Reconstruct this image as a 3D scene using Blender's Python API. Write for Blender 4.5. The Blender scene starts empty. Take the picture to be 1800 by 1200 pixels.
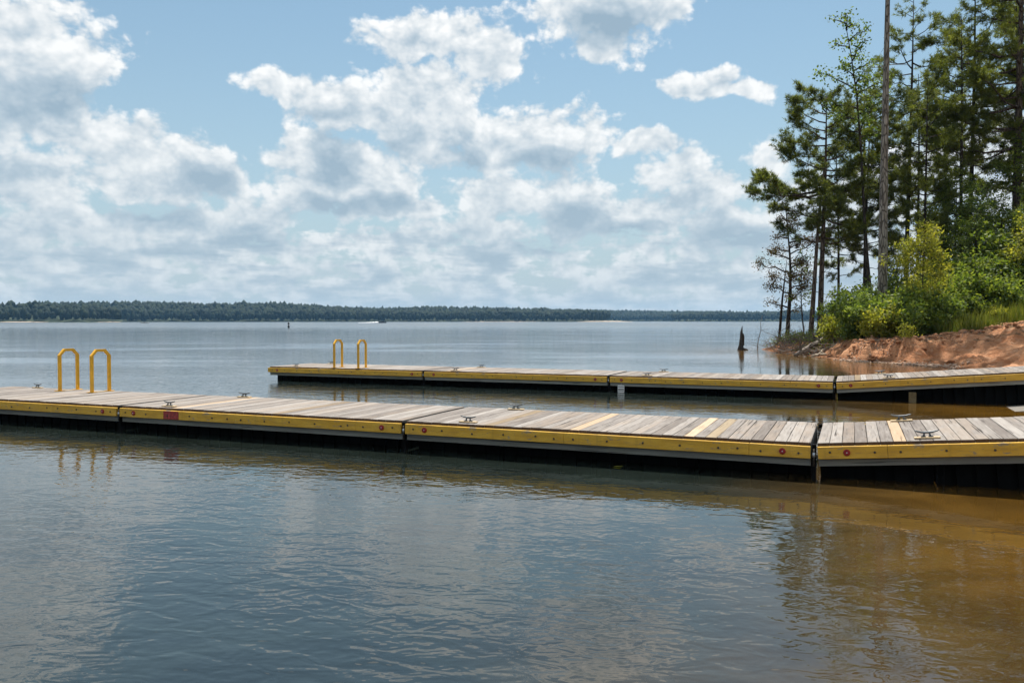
import bpy, bmesh, math, random
import numpy as np
from mathutils import Vector, Matrix, Euler

R = math.radians
random.seed(7)
rng = np.random.default_rng(11)
scene = bpy.context.scene
COL = scene.collection

# ------------------------------------------------------------------ camera
cam_data = bpy.data.cameras.new('camera')
cam = bpy.data.objects.new('camera', cam_data)
COL.objects.link(cam)
cam.location = (0, 0, 1.96)
cam.rotation_euler = (R(90 - 1.457), 0, 0)
cam_data.sensor_width = 36
cam_data.lens = 28.7
cam_data.clip_end = 20000
scene.camera = cam

# ------------------------------------------------------------------ render settings
scene.render.engine = 'CYCLES'
cy = scene.cycles
cy.use_denoising = True
cy.use_adaptive_sampling = True
cy.adaptive_threshold = 0.02
cy.max_bounces = 8
cy.diffuse_bounces = 3
cy.glossy_bounces = 3
cy.transmission_bounces = 3
cy.transparent_max_bounces = 8
cy.volume_bounces = 1
cy.caustics_reflective = False
cy.caustics_refractive = False
scene.view_settings.view_transform = 'Standard'
scene.view_settings.look = 'None'
scene.view_settings.gamma = 1
scene.view_settings.use_curve_mapping = False
scene.view_settings.exposure = 0.56

SUN_EL, SUN_AZ = R(66), R(12)          # azimuth measured from +Y towards +X


# ------------------------------------------------------------------ node helpers
class NT:
    """short-hand for building node trees"""
    def __init__(self, tree, clear=True):
        self.t = tree
        if clear:
            tree.nodes.clear()

    def n(self, kind, **kw):
        nd = self.t.nodes.new(kind)
        for k, v in kw.items():
            setattr(nd, k, v)
        return nd

    def put(self, sock, v):
        if v is None:
            return
        if isinstance(v, bpy.types.NodeSocket):
            self.t.links.new(v, sock)
        else:
            try:
                sock.default_value = v
            except Exception:
                if isinstance(v, (tuple, list)) and len(v) == 3:
                    sock.default_value = (*v, 1)
                else:
                    raise

    def m(self, op, a, b=None, c=None, clamp=False):
        nd = self.n('ShaderNodeMath', operation=op, use_clamp=clamp)
        for i, v in enumerate((a, b, c)):
            self.put(nd.inputs[i], v)
        return nd.outputs[0]

    def v(self, op, a, b=None, c=None, out=0):
        nd = self.n('ShaderNodeVectorMath', operation=op)
        self.put(nd.inputs[0], a)
        if b is not None:
            if op == 'SCALE':
                self.put(nd.inputs['Scale'], b)
            else:
                self.put(nd.inputs[1], b)
        if c is not None:
            self.put(nd.inputs[2], c)
        return nd.outputs['Value'] if out == 'v' else nd.outputs[0]

    def mix(self, f, a, b, blend='MIX'):
        nd = self.n('ShaderNodeMix', data_type='RGBA', blend_type=blend)
        self.put(nd.inputs[0], f)
        self.put(nd.inputs[6], a)
        self.put(nd.inputs[7], b)
        return nd.outputs[2]

    def noise(self, vec, scale, detail=4, rough=0.55, dim='3D', color=False, dist=0.0):
        nd = self.n('ShaderNodeTexNoise', noise_dimensions=dim)
        self.put(nd.inputs['Vector'], vec)
        self.put(nd.inputs['Scale'], scale)
        self.put(nd.inputs['Detail'], detail)
        self.put(nd.inputs['Roughness'], rough)
        self.put(nd.inputs['Distortion'], dist)
        return nd.outputs['Color' if color else 'Fac']

    def ramp(self, f, stops):
        nd = self.n('ShaderNodeValToRGB')
        el = nd.color_ramp.elements
        while len(el) < len(stops):
            el.new(0.5)
        for e, (p, c) in zip(el, stops):
            e.position = p
            e.color = (*c, 1) if len(c) == 3 else c
        self.put(nd.inputs[0], f)
        return nd.outputs[0]

    def mapr(self, v, a, b, c=0.0, d=1.0, smooth=True):
        nd = self.n('ShaderNodeMapRange', interpolation_type='SMOOTHSTEP' if smooth else 'LINEAR')
        for i, x in enumerate((v, a, b, c, d)):
            self.put(nd.inputs[i], x)
        return nd.outputs[0]

    def comb(self, x, y, z=0.0):
        nd = self.n('ShaderNodeCombineXYZ')
        for i, q in enumerate((x, y, z)):
            self.put(nd.inputs[i], q)
        return nd.outputs[0]

    def sep(self, v):
        nd = self.n('ShaderNodeSeparateXYZ')
        self.put(nd.inputs[0], v)
        return nd.outputs


# ------------------------------------------------------------------ sky with cumulus
SKYTINT = (0.94, 1.13, 1.05)
HORIZON = (4.2, 5.15, 5.85, 1)
# clouds live in (azimuth, elevation) degrees; each entry: centre az, el, radius az, el
CLOUDS = [
    (-32.5, 15.0, 5.6, 5.6), (-29.3, 15.2, 3.2, 2.6), (-31.0, 12.1, 5.5, 2.0), (-36, 17, 6, 7),
    (-24.8, 11.0, 2.9, 1.6), (-21.7, 10.0, 2.9, 2.0), (-19.9, 8.9, 2.5, 1.7), (-23.5, 8.9, 4.4, 1.4),
    (-30.5, 8.4, 4.0, 1.7), (-25.0, 6.0, 7.0, 1.1), (-31.0, 5.2, 5.0, 1.0), (-17.5, 6.7, 2.6, 1.1),
    (-7.4, 18.6, 2.6, 1.9), (-4.0, 19.2, 2.9, 1.8), (-1.8, 18.0, 2.4, 1.7), (-7.6, 15.4, 2.6, 1.9),
    (-4.6, 15.2, 3.0, 2.2), (-6.5, 12.6, 3.6, 2.0),
    (-15.6, 15.2, 2.6, 0.95), (-12.4, 14.6, 3.4, 1.35), (-10.0, 13.6, 3.0, 1.3),
    (-13.4, 10.6, 2.3, 2.2), (-9.6, 9.4, 3.6, 2.2), (-14.4, 8.4, 2.4, 1.5), (-8.6, 7.6, 4.6, 1.0),
    (-1.4, 12.8, 3.4, 2.1), (3.6, 12.6, 3.4, 1.9), (1.2, 11.6, 3.4, 1.2), (8.8, 12.0, 2.0, 0.8),
    (-1.2, 8.5, 3.4, 1.6), (3.4, 8.4, 3.6, 2.2), (4.2, 6.6, 3.6, 1.2), (-2.5, 6.2, 3.5, 1.0),
    (11.4, 10.5, 2.1, 1.4), (13.2, 8.6, 2.9, 1.8), (10.2, 7.0, 4.0, 1.4), (14.8, 6.4, 2.2, 1.9),
    (6.4, 21.2, 5.2, 3.2), (5.8, 18.2, 1.7, 1.0), (10.0, 20.4, 2.4, 1.5),
    (13.0, 15.6, 2.6, 0.85), (16.0, 14.8, 1.9, 0.55), (17.4, 10.9, 1.5, 1.4), (22.0, 7.5, 5.0, 2.2), (30.0, 9.5, 5.0, 3.0),
]


# grey undersides: centre az, el, radius az, el, darkness
BELLIES = [
    (-29.6, 13.0, 4.2, 1.5, .8), (-20.8, 8.7, 2.9, 1.1, 1.0), (-23.5, 6.6, 3.4, 0.9, .7), (-31.5, 9.2, 3.0, 1.0, .5),
    (-12.2, 10.6, 1.9, 2.3, 1.0), (-12.6, 7.6, 4.0, 1.0, 1.0), (-8.4, 8.0, 3.4, 0.8, .9), (-6.0, 16.2, 1.6, .9, .35),
    (-3.4, 11.4, 2.0, 1.5, .9), (2.4, 11.0, 3.0, 0.7, .9), (-8.4, 12.2, 2.0, 1.4, .5), (-12.6, 13.7, 2.6, .5, .45),
    (4.2, 7.2, 2.8, 1.3, 1.1), (8.2, 6.0, 3.6, 0.7, .9), (1.6, 5.4, 2.8, 0.9, .7), (14.6, 5.4, 2.4, 1.6, .8),
    (6.6, 19.6, 3.0, 1.7, 1.0), (13.6, 15.3, 2.0, .4, .35), (-17, 5.2, 3.0, .8, .6), (12.0, 8.2, 2.2, .8, .5),
]


def blob_field(N, q, blobs, k):
    acc = None
    for (a, e, ra, re) in blobs:
        d = N.v('MULTIPLY_ADD', q, (1 / ra, 1 / re, 0), (-a / ra, -e / re, 0))
        l = N.v('LENGTH', d, out='v')
        acc = l if acc is None else N.m('SMOOTH_MIN', acc, l, k)
    return N.m('SUBTRACT', 1.0, acc)


world = bpy.data.worlds.new('World')
scene.world = world
world.use_nodes = True
N = NT(world.node_tree)
wout = N.n('ShaderNodeOutputWorld')
bg = N.n('ShaderNodeBackground')
sky = N.n('ShaderNodeTexSky', sky_type='NISHITA')
sky.sun_disc = False
sky.sun_elevation = SUN_EL
sky.sun_rotation = SUN_AZ
sky.altitude = 100
sky.air_density = 1.0
sky.dust_density = 0.6
sky.ozone_density = 1.0
tc = N.n('ShaderNodeTexCoord')
dx, dy, dz = N.sep(N.v('NORMALIZE', tc.outputs['Generated']))
az = N.m('MULTIPLY', N.m('ARCTAN2', dx, dy), 180 / math.pi)
el = N.m('MAXIMUM', N.m('MULTIPLY', N.m('ARCSINE', dz), 180 / math.pi), 0.0)
P = N.comb(az, el)
# broad warp so that no outline stays an ellipse
w = N.v('SUBTRACT', N.noise(P, 0.2, 2, 0.45, '2D', True), (0.5, 0.5, 0.5))
q = N.v('MULTIPLY_ADD', w, (3.4, 2.2, 0), P)
field = blob_field(N, q, CLOUDS, 0.2)
# beyond the view unseen cumulus carry on, thickened to brighten the water's reflection
out = N.m('MAXIMUM', N.mapr(N.m('ABSOLUTE', az), 33, 44), N.mapr(el, 22.5, 30))
broad = N.noise(P, 0.055, 2, 0.5, '2D')
field = N.m('MAXIMUM', field, N.m('ADD', N.m('MULTIPLY_ADD', broad, 3.6, -1.55), N.m('MULTIPLY', N.m('SUBTRACT', out, 1.0), 4.0)))
# low banks towards the horizon, drawn out sideways by perspective
low = N.noise(N.v('MULTIPLY', P, (0.13, 0.6, 0)), 1.0, 4, 0.6, '2D')
field = N.m('MAXIMUM', field, N.m('MULTIPLY_ADD', low, 2.4, N.m('MULTIPLY_ADD', N.mapr(el, 10.0, 4.5), 1.55, -2.45)))
field = N.m('MAXIMUM', field, -1.2)


qs = N.v('MULTIPLY_ADD', w, (0.9, 0.7, 0), P)


def billow(off, det):
    b = N.noise(N.v('MULTIPLY_ADD', qs, (1, 1.3, 0), off), 0.38, det, 0.59, '2D')
    return N.m('MULTIPLY', N.m('SUBTRACT', b, 0.5), 2.2)


vo = N.n('ShaderNodeTexVoronoi', voronoi_dimensions='2D', feature='F1')
N.put(vo.inputs['Vector'], N.v('MULTIPLY', qs, (1, 1.3, 0)))
vo.inputs['Scale'].default_value = 0.75
vo.inputs['Detail'].default_value = 2.0
vo.inputs['Roughness'].default_value = 0.55
puff = N.m('SUBTRACT', 0.45, vo.outputs['Distance'])
b0 = billow((0, 0, 0), 7)
b1 = billow((0.25, 0.95, 0), 3)
d0 = N.m('ADD', N.m('MULTIPLY_ADD', puff, 0.42, b0), N.m('MULTIPLY_ADD', field, 1.25, 0.42))
mask = N.mapr(d0, -0.05, 0.55)
field_up = blob_field(N, N.v('ADD', q, (0.1, 1.25, 0)), CLOUDS, 0.2)
field_up = N.m('MAXIMUM', field_up, N.m('MULTIPLY', N.m('SUBTRACT', field, 0.3), N.m('MAXIMUM', out, N.mapr(el, 7.5, 5.0))))
top = N.mapr(N.m('ADD', N.m('MULTIPLY_ADD', field_up, 1.25, 0.42), N.m('MULTIPLY', b1, 0.8)), 0.95, -0.15)
bel = None
for (a, e, ra, re, k) in BELLIES:
    l = N.v('LENGTH', N.v('MULTIPLY_ADD', q, (1 / ra, 1 / re, 0), (-a / ra, -e / re, 0)), out='v')
    t = N.m('MULTIPLY', N.m('SUBTRACT', 1.25, l), k)
    bel = t if bel is None else N.m('SMOOTH_MAX', bel, t, 0.25)
bel = N.m('MAXIMUM', bel, N.m('MULTIPLY', N.m('MULTIPLY_ADD', broad, 1.8, -1.0), out))
bel = N.m('MAXIMUM', bel, 0.0)
lowshade = N.m('MULTIPLY', N.mapr(el, 8.0, 4.0), N.mapr(low, 0.44, 0.72, 0.08, 0.55))
lit = N.m('SUBTRACT', N.m('SUBTRACT', N.m('MULTIPLY_ADD', top, 0.26, 0.79), lowshade), N.m('MULTIPLY', bel, 0.72))
lit = N.m('ADD', lit, N.m('MULTIPLY', N.m('SUBTRACT', b0, b1), 0.38))
lit = N.m('ADD', lit, N.m('MULTIPLY', puff, 0.30))
lit = N.m('SUBTRACT', lit, N.m('MULTIPLY', N.mapr(d0, 0.5, 2.2), 0.12), clamp=True)
SKYK = 0.1
SKYSTR = 0.077
cloudc = N.ramp(lit, [(0.0, (0.29, 0.40, 0.50)), (0.4, (0.46, 0.55, 0.625)), (0.78, (0.77, 0.80, 0.815)), (1.0, (0.95, 0.95, 0.94))])
cloudc = N.v('SCALE', cloudc, 1 / SKYK)
skyc = N.v('MULTIPLY', sky.outputs[0], SKYTINT)
skyc = N.mix(N.m('MULTIPLY', N.m('POWER', 2.718, N.m('MULTIPLY', el, -0.085)), 0.95), skyc, HORIZON)
colr = N.mix(N.m('MULTIPLY', mask, 0.95), skyc, cloudc)
hz = N.m('POWER', 2.718, N.m('MULTIPLY', el, -0.14))
colr = N.mix(N.m('MULTIPLY', hz, 0.9), colr, HORIZON)
N.put(bg.inputs[0], colr)
bg.inputs[1].default_value = SKYSTR
world.node_tree.links.new(bg.outputs[0], wout.inputs[0])
world.cycles.sampling_method = 'MANUAL'
world.cycles.sample_map_resolution = 512

# ------------------------------------------------------------------ sun
sd = bpy.data.lights.new('sun', 'SUN')
sd.energy = 5.0
sd.angle = R(0.55)
sd.color = (1.0, 0.95, 0.87)
sun = bpy.data.objects.new('sun', sd)
COL.objects.link(sun)
to_sun = Vector((math.sin(SUN_AZ) * math.cos(SUN_EL), math.cos(SUN_AZ) * math.cos(SUN_EL), math.sin(SUN_EL)))
sun.rotation_euler = to_sun.to_track_quat('Z', 'Y').to_euler()
sun.location = (0, 0, 60)


# ------------------------------------------------------------------ mesh helpers
class MB:
    """collects boxes, tubes and polygons; build() links them as one mesh object"""
    def __init__(self):
        self.v, self.f = [], []

    def add(self, vs, fs):
        o = len(self.v)
        self.v += [tuple(x) for x in vs]
        self.f += [tuple(i + o for i in f) for f in fs]
        return self

    def box(self, x0, x1, y0, y1, z0, z1, ch=0.0):
        if ch <= 0:
            vs = [(x0, y0, z0), (x1, y0, z0), (x1, y1, z0), (x0, y1, z0), (x0, y0, z1), (x1, y0, z1), (x1, y1, z1), (x0, y1, z1)]
            return self.add(vs, [(3, 2, 1, 0), (4, 5, 6, 7), (0, 1, 5, 4), (1, 2, 6, 5), (2, 3, 7, 6), (3, 0, 4, 7)])
        c = ch   # chamfered upper and lower rims
        rings = [(c, z0), (0, z0 + c), (0, z1 - c), (c, z1)]
        vs = []
        for i, z in rings:
            vs += [(x0 + i, y0 + i, z), (x1 - i, y0 + i, z), (x1 - i, y1 - i, z), (x0 + i, y1 - i, z)]
        fs = [(3, 2, 1, 0), (12, 13, 14, 15)]
        for r in range(3):
            for k in range(4):
                fs.append((r * 4 + k, r * 4 + (k + 1) % 4, r * 4 + 4 + (k + 1) % 4, r * 4 + 4 + k))
        return self.add(vs, fs)

    def tube(self, pts, rad, seg=6, cap=True, square=False):
        pts = [Vector(p) for p in pts]
        if not hasattr(rad, '__len__'):
            rad = [rad] * len(pts)
        vs, fs = [], []
        ref = None
        for i, p in enumerate(pts):
            t = (pts[min(i + 1, len(pts) - 1)] - pts[max(i - 1, 0)])
            t = t.normalized() if t.length > 1e-9 else Vector((0, 0, 1))
            if ref is None:
                ref = Vector((1, 0, 0)) if abs(t.x) < 0.8 else Vector((0, 1, 0))
            a = (ref - t * ref.dot(t)).normalized()
            b = t.cross(a)
            ref = a
            for k in range(seg):
                an = 2 * math.pi * (k + (0.5 if square else 0)) / seg
                vs.append(p + (a * math.cos(an) + b * math.sin(an)) * rad[i])
        n = len(pts)
        for i in range(n - 1):
            for k in range(seg):
                fs.append((i * seg + k, i * seg + (k + 1) % seg, (i + 1) * seg + (k + 1) % seg, (i + 1) * seg + k))
        if cap:
            fs.append(tuple(reversed(range(seg))))
            fs.append(tuple(range((n - 1) * seg, n * seg)))
        return self.add(vs, fs)

    def disc(self, x, y, z, r, h, seg=12):
        """short cylinder whose axis is -Y (on a face that looks towards -Y)"""
        vs, fs = [], []
        for yy, rr in ((y, r), (y - h * .7, r), (y - h, r * .8)):
            for k in range(seg):
                a = 2 * math.pi * k / seg
                vs.append((x + rr * math.cos(a), yy, z + rr * math.sin(a)))
        for j in range(2):
            for k in range(seg):
                fs.append((j * seg + k, j * seg + (k + 1) % seg, (j + 1) * seg + (k + 1) % seg, (j + 1) * seg + k))
        fs.append(tuple(range(2 * seg, 3 * seg)))
        return self.add(vs, fs)

    def mesh(self, name, mat, smooth=False):
        me = bpy.data.meshes.new(name)
        me.from_pydata(self.v, [], self.f)
        if mat:
            me.materials.append(mat)
        if smooth:
            me.polygons.foreach_set('use_smooth', [True] * len(me.polygons))
        me.update()
        return me

    def build(self, name, mat, parent=None, smooth=False):
        return link(name, self.mesh(name, mat, smooth), parent)


def link(name, me, parent=None):
    o = bpy.data.objects.new(name, me)
    COL.objects.link(o)
    if parent is not None:
        o.parent = parent
    return o


def tri_mesh(name, V, F, mat, smooth=False):
    """fast mesh from numpy arrays: V (n,3), F (m,3 or 4)"""
    me = bpy.data.meshes.new(name)
    V = np.ascontiguousarray(V, dtype=np.float32)
    F = np.ascontiguousarray(F, dtype=np.int32)
    k = F.shape[1]
    me.vertices.add(len(V))
    me.vertices.foreach_set('co', V.ravel())
    me.loops.add(F.size)
    me.loops.foreach_set('vertex_index', F.ravel())
    me.polygons.add(len(F))
    me.polygons.foreach_set('loop_start', np.arange(0, F.size, k, dtype=np.int32))
    me.polygons.foreach_set('loop_total', np.full(len(F), k, dtype=np.int32))
    if smooth:
        me.polygons.foreach_set('use_smooth', np.ones(len(F), dtype=bool))
    me.update(calc_edges=True)
    me.materials.append(mat)
    return me


def empty(name, loc, rot=(0, 0, 0)):
    o = bpy.data.objects.new(name, None)
    COL.objects.link(o)
    o.location = loc
    o.rotation_euler = rot
    return o


def tag(o, label=None, cat=None, group=None, kind=None):
    if label:
        o['label'] = label
    if cat:
        o['category'] = cat
    if group:
        o['group'] = group
    if kind:
        o['kind'] = kind
    return o


def vnoise(x, y, seed=0):
    """value noise on numpy arrays"""
    xi, yi = np.floor(x).astype(np.int64), np.floor(y).astype(np.int64)
    fx, fy = x - xi, y - yi
    fx, fy = fx * fx * (3 - 2 * fx), fy * fy * (3 - 2 * fy)

    def h(a, b):
        n = (a * 374761393 + b * 668265263 + seed * 974711) & 0xffffffff
        n = ((n ^ (n >> 13)) * 1274126177) & 0xffffffff
        return ((n ^ (n >> 16)) & 0xffff) / 65535.0
    return (h(xi, yi) * (1 - fx) + h(xi + 1, yi) * fx) * (1 - fy) + (h(xi, yi + 1) * (1 - fx) + h(xi + 1, yi + 1) * fx) * fy


def fbm(x, y, oct=4, seed=0):
    s, a, t = 0, 1.0, 0
    for i in range(oct):
        s = s + a * vnoise(x * 2 ** i, y * 2 ** i, seed + i)
        t += a
        a *= 0.5
    return s / t


# ------------------------------------------------------------------ materials
def new_mat(name):
    m = bpy.data.materials.new(name)
    m.use_nodes = True
    N = NT(m.node_tree)
    out = N.n('ShaderNodeOutputMaterial')
    return m, N, out


def principled(N, out, col, rough=0.7, normal=None, metal=0.0, spec=0.4, ior=None):
    b = N.n('ShaderNodeBsdfPrincipled')
    N.put(b.inputs['Base Color'], col)
    N.put(b.inputs['Roughness'], rough)
    N.put(b.inputs['Metallic'], metal)
    N.put(b.inputs['Specular IOR Level'], spec)
    if ior:
        b.inputs['IOR'].default_value = ior
    N.put(b.inputs['Normal'], normal)
    N.t.links.new(b.outputs[0], out.inputs[0])
    return b


def bump(N, h, dist=0.01, strength=1.0):
    b = N.n('ShaderNodeBump')
    b.inputs['Strength'].default_value = strength
    b.inputs['Distance'].default_value = dist
    N.put(b.inputs['Height'], h)
    return b.outputs[0]


def objco(N):
    return N.n('ShaderNodeTexCoord').outputs['Object']


def wood_mat(name, dark, light, tan, tan_amt=0.25, along='Y'):
    m, N, out = new_mat(name)
    oi = N.n('ShaderNodeObjectInfo')
    co = N.v('ADD', objco(N), N.comb(N.m('MULTIPLY', oi.outputs['Random'], 37.0), N.m('MULTIPLY', oi.outputs['Random'], 91.0), 0))
    st = (26, 1.6, 26) if along == 'Y' else (1.6, 26, 26)
    grain = N.noise(N.v('MULTIPLY', co, st), 1.0, 5, 0.65)
    blot = N.noise(N.v('MULTIPLY', co, (7, 1.8, 7) if along == 'Y' else (1.8, 7, 7)), 1.0, 3, 0.6)
    r2 = N.m('FRACT', N.m('MULTIPLY', oi.outputs['Random'], 17.31))
    base = N.mix(N.mapr(N.m('ADD', N.m('MULTIPLY', grain, 0.55), N.m('MULTIPLY', r2, 0.26)), 0.20, 0.68), dark, light)
    base = N.mix(N.m('MULTIPLY', N.mapr(N.m('ADD', blot, N.m('MULTIPLY', N.m('SUBTRACT', oi.outputs['Random'], 0.5), 0.5)), 0.45, 0.75), tan_amt), base, tan)
    crack = N.mapr(N.noise(N.v('MULTIPLY', co, (48, 1.1, 48) if along == 'Y' else (1.1, 48, 48)), 1.0, 2, 0.5), 0.30, 0.40)
    base = N.mix(N.m('SUBTRACT', 1.0, crack), base, tuple(c * 0.4 for c in dark))
    principled(N, out, base, 0.85, bump(N, N.m('ADD', grain, crack), 0.002), spec=0.2)
    return m


M = {}
M['deck'] = wood_mat('weathered_deck_wood', (0.135, 0.115, 0.102), (0.335, 0.308, 0.283), (0.27, 0.21, 0.16), 0.45)
M['deck_new'] = wood_mat('fresh_deck_wood', (0.36, 0.26, 0.17), (0.51, 0.40, 0.29), (0.44, 0.33, 0.22), 0.3)
M['deck_tan'] = wood_mat('tan_deck_wood', (0.17, 0.125, 0.08), (0.33, 0.265, 0.18), (0.29, 0.215, 0.13), 0.3)
M['beam'] = wood_mat('grey_beam_wood', (0.15, 0.15, 0.135), (0.34, 0.34, 0.31), (0.20, 0.21, 0.14), 0.4, along='X')
M['post'] = wood_mat('post_wood', (0.12, 0.09, 0.05), (0.30, 0.23, 0.12), (0.26, 0.2, 0.1), 0.3)


def plain(name, col, rough=0.6, var=0.25, scale=6, metal=0.0, spec=0.4, bmp=0.0):
    m, N, out = new_mat(name)
    co = objco(N)
    n = N.noise(co, scale, 5, 0.62)
    lo = tuple(c * (1 - var) for c in col)
    hi = tuple(min(1, c * (1 + var)) for c in col)
    principled(N, out, N.mix(N.mapr(n, 0.3, 0.7), lo, hi), rough, bump(N, n, bmp) if bmp else None, metal, spec)
    return m


def yellow_mat(name, streaks=True):
    m, N, out = new_mat(name)
    co = objco(N)
    n = N.noise(N.v('MULTIPLY', co, (2.2, 2.2, 9)), 1.0, 5, 0.65)
    fine = N.noise(co, 55, 3, 0.6)
    base = N.mix(N.mapr(n, 0.3, 0.72), (0.55, 0.30, 0.03), (0.69, 0.41, 0.055))
    wear = N.mapr(N.m('ADD', fine, N.m('MULTIPLY', n, 0.5)), 0.92, 1.02)
    base = N.mix(N.m('MULTIPLY', wear, 0.6), base, (0.25, 0.19, 0.09))
    scuff = N.noise(N.v('MULTIPLY', co, (3.5, 3.5, 30)), 1.0, 4, 0.7)
    base = N.mix(N.m('MULTIPLY', N.mapr(scuff, 0.5, 0.66), 0.6), base, (0.42, 0.25, 0.06))
    peel = N.mapr(N.noise(N.v('MULTIPLY', co, (5, 5, 14)), 1.0, 5, 0.75), 0.61, 0.65)
    base = N.mix(N.m('MULTIPLY', peel, 0.8), base, (0.23, 0.2, 0.16))
    drip = N.mapr(N.noise(N.v('MULTIPLY', co, (16, 16, 0.8)), 1.0, 3, 0.6), 0.56, 0.74)
    base = N.mix(N.m('MULTIPLY', drip, 0.3), base, (0.30, 0.2, 0.05))
    principled(N, out, base, 0.55, bump(N, fine, 0.0008), spec=0.3)
    return m


M['shaded_ends'] = plain('end_grain_with_shade', (0.075, 0.048, 0.033), 0.9, 0.4, 30)  # brown end grain, darkened to paint in the shade along the deck edge
M['yellow'] = yellow_mat('yellow_painted_board')
M['yellow_metal'] = plain('yellow_painted_metal', (0.70, 0.37, 0.02), 0.42, 0.15, 14)
M['bolt'] = plain('dark_bolt_steel', (0.07, 0.06, 0.05), 0.5, 0.3, 30, 0.6)
M['red'] = plain('red_reflector', (0.28, 0.012, 0.012), 0.35, 0.3, 40)
M['red_paint'] = plain('worn_red_paint', (0.30, 0.045, 0.04), 0.75, 0.5, 30)
M['float'] = plain('black_float_plastic', (0.0035, 0.004, 0.0045), 0.85, 0.4, 4, spec=0.1, bmp=0.004)
M['rubber'] = plain('black_rubber', (0.005, 0.005, 0.0055), 0.9, 0.3, 10, spec=0.08)
M['steel'] = plain('galvanised_steel', (0.42, 0.46, 0.50), 0.38, 0.25, 20, 0.8)
M['cleat'] = plain('grey_cast_cleat', (0.10, 0.11, 0.12), 0.42, 0.4, 25, 0.7)
M['cleat_pale'] = plain('bright_cast_cleat', (0.5, 0.5, 0.5), 0.35, 0.2, 25, 0.7)
M['pad'] = plain('pale_wood_pad', (0.50, 0.38, 0.23), 0.8, 0.2, 20)
M['white'] = plain('white_plastic_plate', (0.8, 0.8, 0.78), 0.5, 0.05, 10)
M['black'] = plain('black_print', (0.02, 0.02, 0.02), 0.6, 0.1, 10)
M['foam'] = plain('white_spray', (0.85, 0.87, 0.88), 0.8, 0.1, 1)
M['boat_dark'] = plain('dark_boat_hull', (0.05, 0.06, 0.08), 0.3, 0.2, 1)
M['skin'] = plain('boat_crew', (0.25, 0.14, 0.1), 0.7, 0.2, 3)
M['dead'] = plain('dead_wood', (0.15, 0.125, 0.105), 0.9, 0.4, 9, bmp=0.01)
M['stump'] = plain('black_wet_stump', (0.035, 0.03, 0.026), 0.8, 0.5, 7, bmp=0.02)
M['log'] = plain('bleached_log', (0.34, 0.28, 0.21), 0.9, 0.3, 7, bmp=0.015)
M['stone'] = plain('shore_stone', (0.36, 0.25, 0.18), 0.9, 0.35, 3, bmp=0.01)


def bark_mat(name, a, b):
    m, N, out = new_mat(name)
    co = objco(N)
    n = N.noise(N.v('MULTIPLY', co, (9, 9, 1.6)), 1.0, 5, 0.65)
    vo = N.n('ShaderNodeTexVoronoi', feature='DISTANCE_TO_EDGE')
    N.put(vo.inputs['Vector'], N.v('MULTIPLY', co, (7, 7, 1.7)))
    vo.inputs['Scale'].default_value = 1.0
    fis = N.mapr(vo.outputs['Distance'], 0.0, 0.16)
    base = N.mix(N.mapr(n, 0.3, 0.7), a, b)
    base = N.mix(fis, tuple(c * 0.45 for c in a), base)
    principled(N, out, base, 0.95, bump(N, N.m('ADD', n, fis), 0.02), spec=0.1)
    return m


M['bark'] = bark_mat('pine_bark', (0.085, 0.062, 0.048), (0.19, 0.145, 0.115))
M['bark_grey'] = bark_mat('grey_bark', (0.17, 0.15, 0.125), (0.34, 0.31, 0.27))
M['bark_dark'] = bark_mat('dark_bark', (0.045, 0.036, 0.03), (0.10, 0.085, 0.07))


def leaf_mat(name, cols, trans=0.45, rough=0.6, tint=(1.25, 1.2, 0.5)):
    m, N, out = new_mat(name)
    g = N.n('ShaderNodeNewGeometry')
    oi = N.n('ShaderNodeObjectInfo')
    k = len(cols)
    c = N.ramp(g.outputs['Random Per Island'], [(i / max(1, k - 1), x) for i, x in enumerate(cols)])
    big = N.noise(g.outputs['Position'], 0.55, 2, 0.5)
    c = N.mix(0.55, c, N.mix(N.mapr(big, 0.35, 0.65), (0.55, 0.6, 0.5, 1), (1.3, 1.25, 1.05, 1)), 'MULTIPLY')
    b = N.n('ShaderNodeBsdfPrincipled')
    N.put(b.inputs['Base Color'], c)
    b.inputs['Roughness'].default_value = rough
    b.inputs['Specular IOR Level'].default_value = 0.25
    t = N.n('ShaderNodeBsdfTranslucent')
    N.put(t.inputs[0], N.mix(1.0, c, (*tint, 1), 'MULTIPLY'))
    mx = N.n('ShaderNodeMixShader')
    mx.inputs[0].default_value = trans
    N.t.links.new(b.outputs[0], mx.inputs[1])
    N.t.links.new(t.outputs[0], mx.inputs[2])
    N.t.links.new(mx.outputs[0], out.inputs[0])
    return m


M['needle'] = leaf_mat('pine_needles', [(0.062, 0.092, 0.028), (0.11, 0.143, 0.042), (0.205, 0.225, 0.066)], 0.5)
M['needle_light'] = leaf_mat('lightened_pine_needles', [(0.085, 0.122, 0.032), (0.15, 0.19, 0.05), (0.26, 0.275, 0.075)], 0.54)  # needle colour lightened to offset the big pine's self-shade
M['leaf_dark'] = leaf_mat('deep_green_leaves', [(0.06, 0.105, 0.03), (0.11, 0.17, 0.045), (0.2, 0.26, 0.065)], 0.52)
M['leaf'] = leaf_mat('green_leaves', [(0.08, 0.135, 0.03), (0.14, 0.20, 0.045), (0.24, 0.285, 0.07)], 0.52)
M['leaf_lime'] = leaf_mat('yellow_green_leaves', [(0.18, 0.22, 0.035), (0.29, 0.31, 0.055), (0.40, 0.38, 0.09)], 0.55)
M['leaf_rust'] = leaf_mat('rusty_thin_leaves', [(0.09, 0.06, 0.03), (0.13, 0.085, 0.045), (0.09, 0.10, 0.03), (0.11, 0.065, 0.045)], 0.35, tint=(1.1, 0.95, 0.6))
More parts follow.
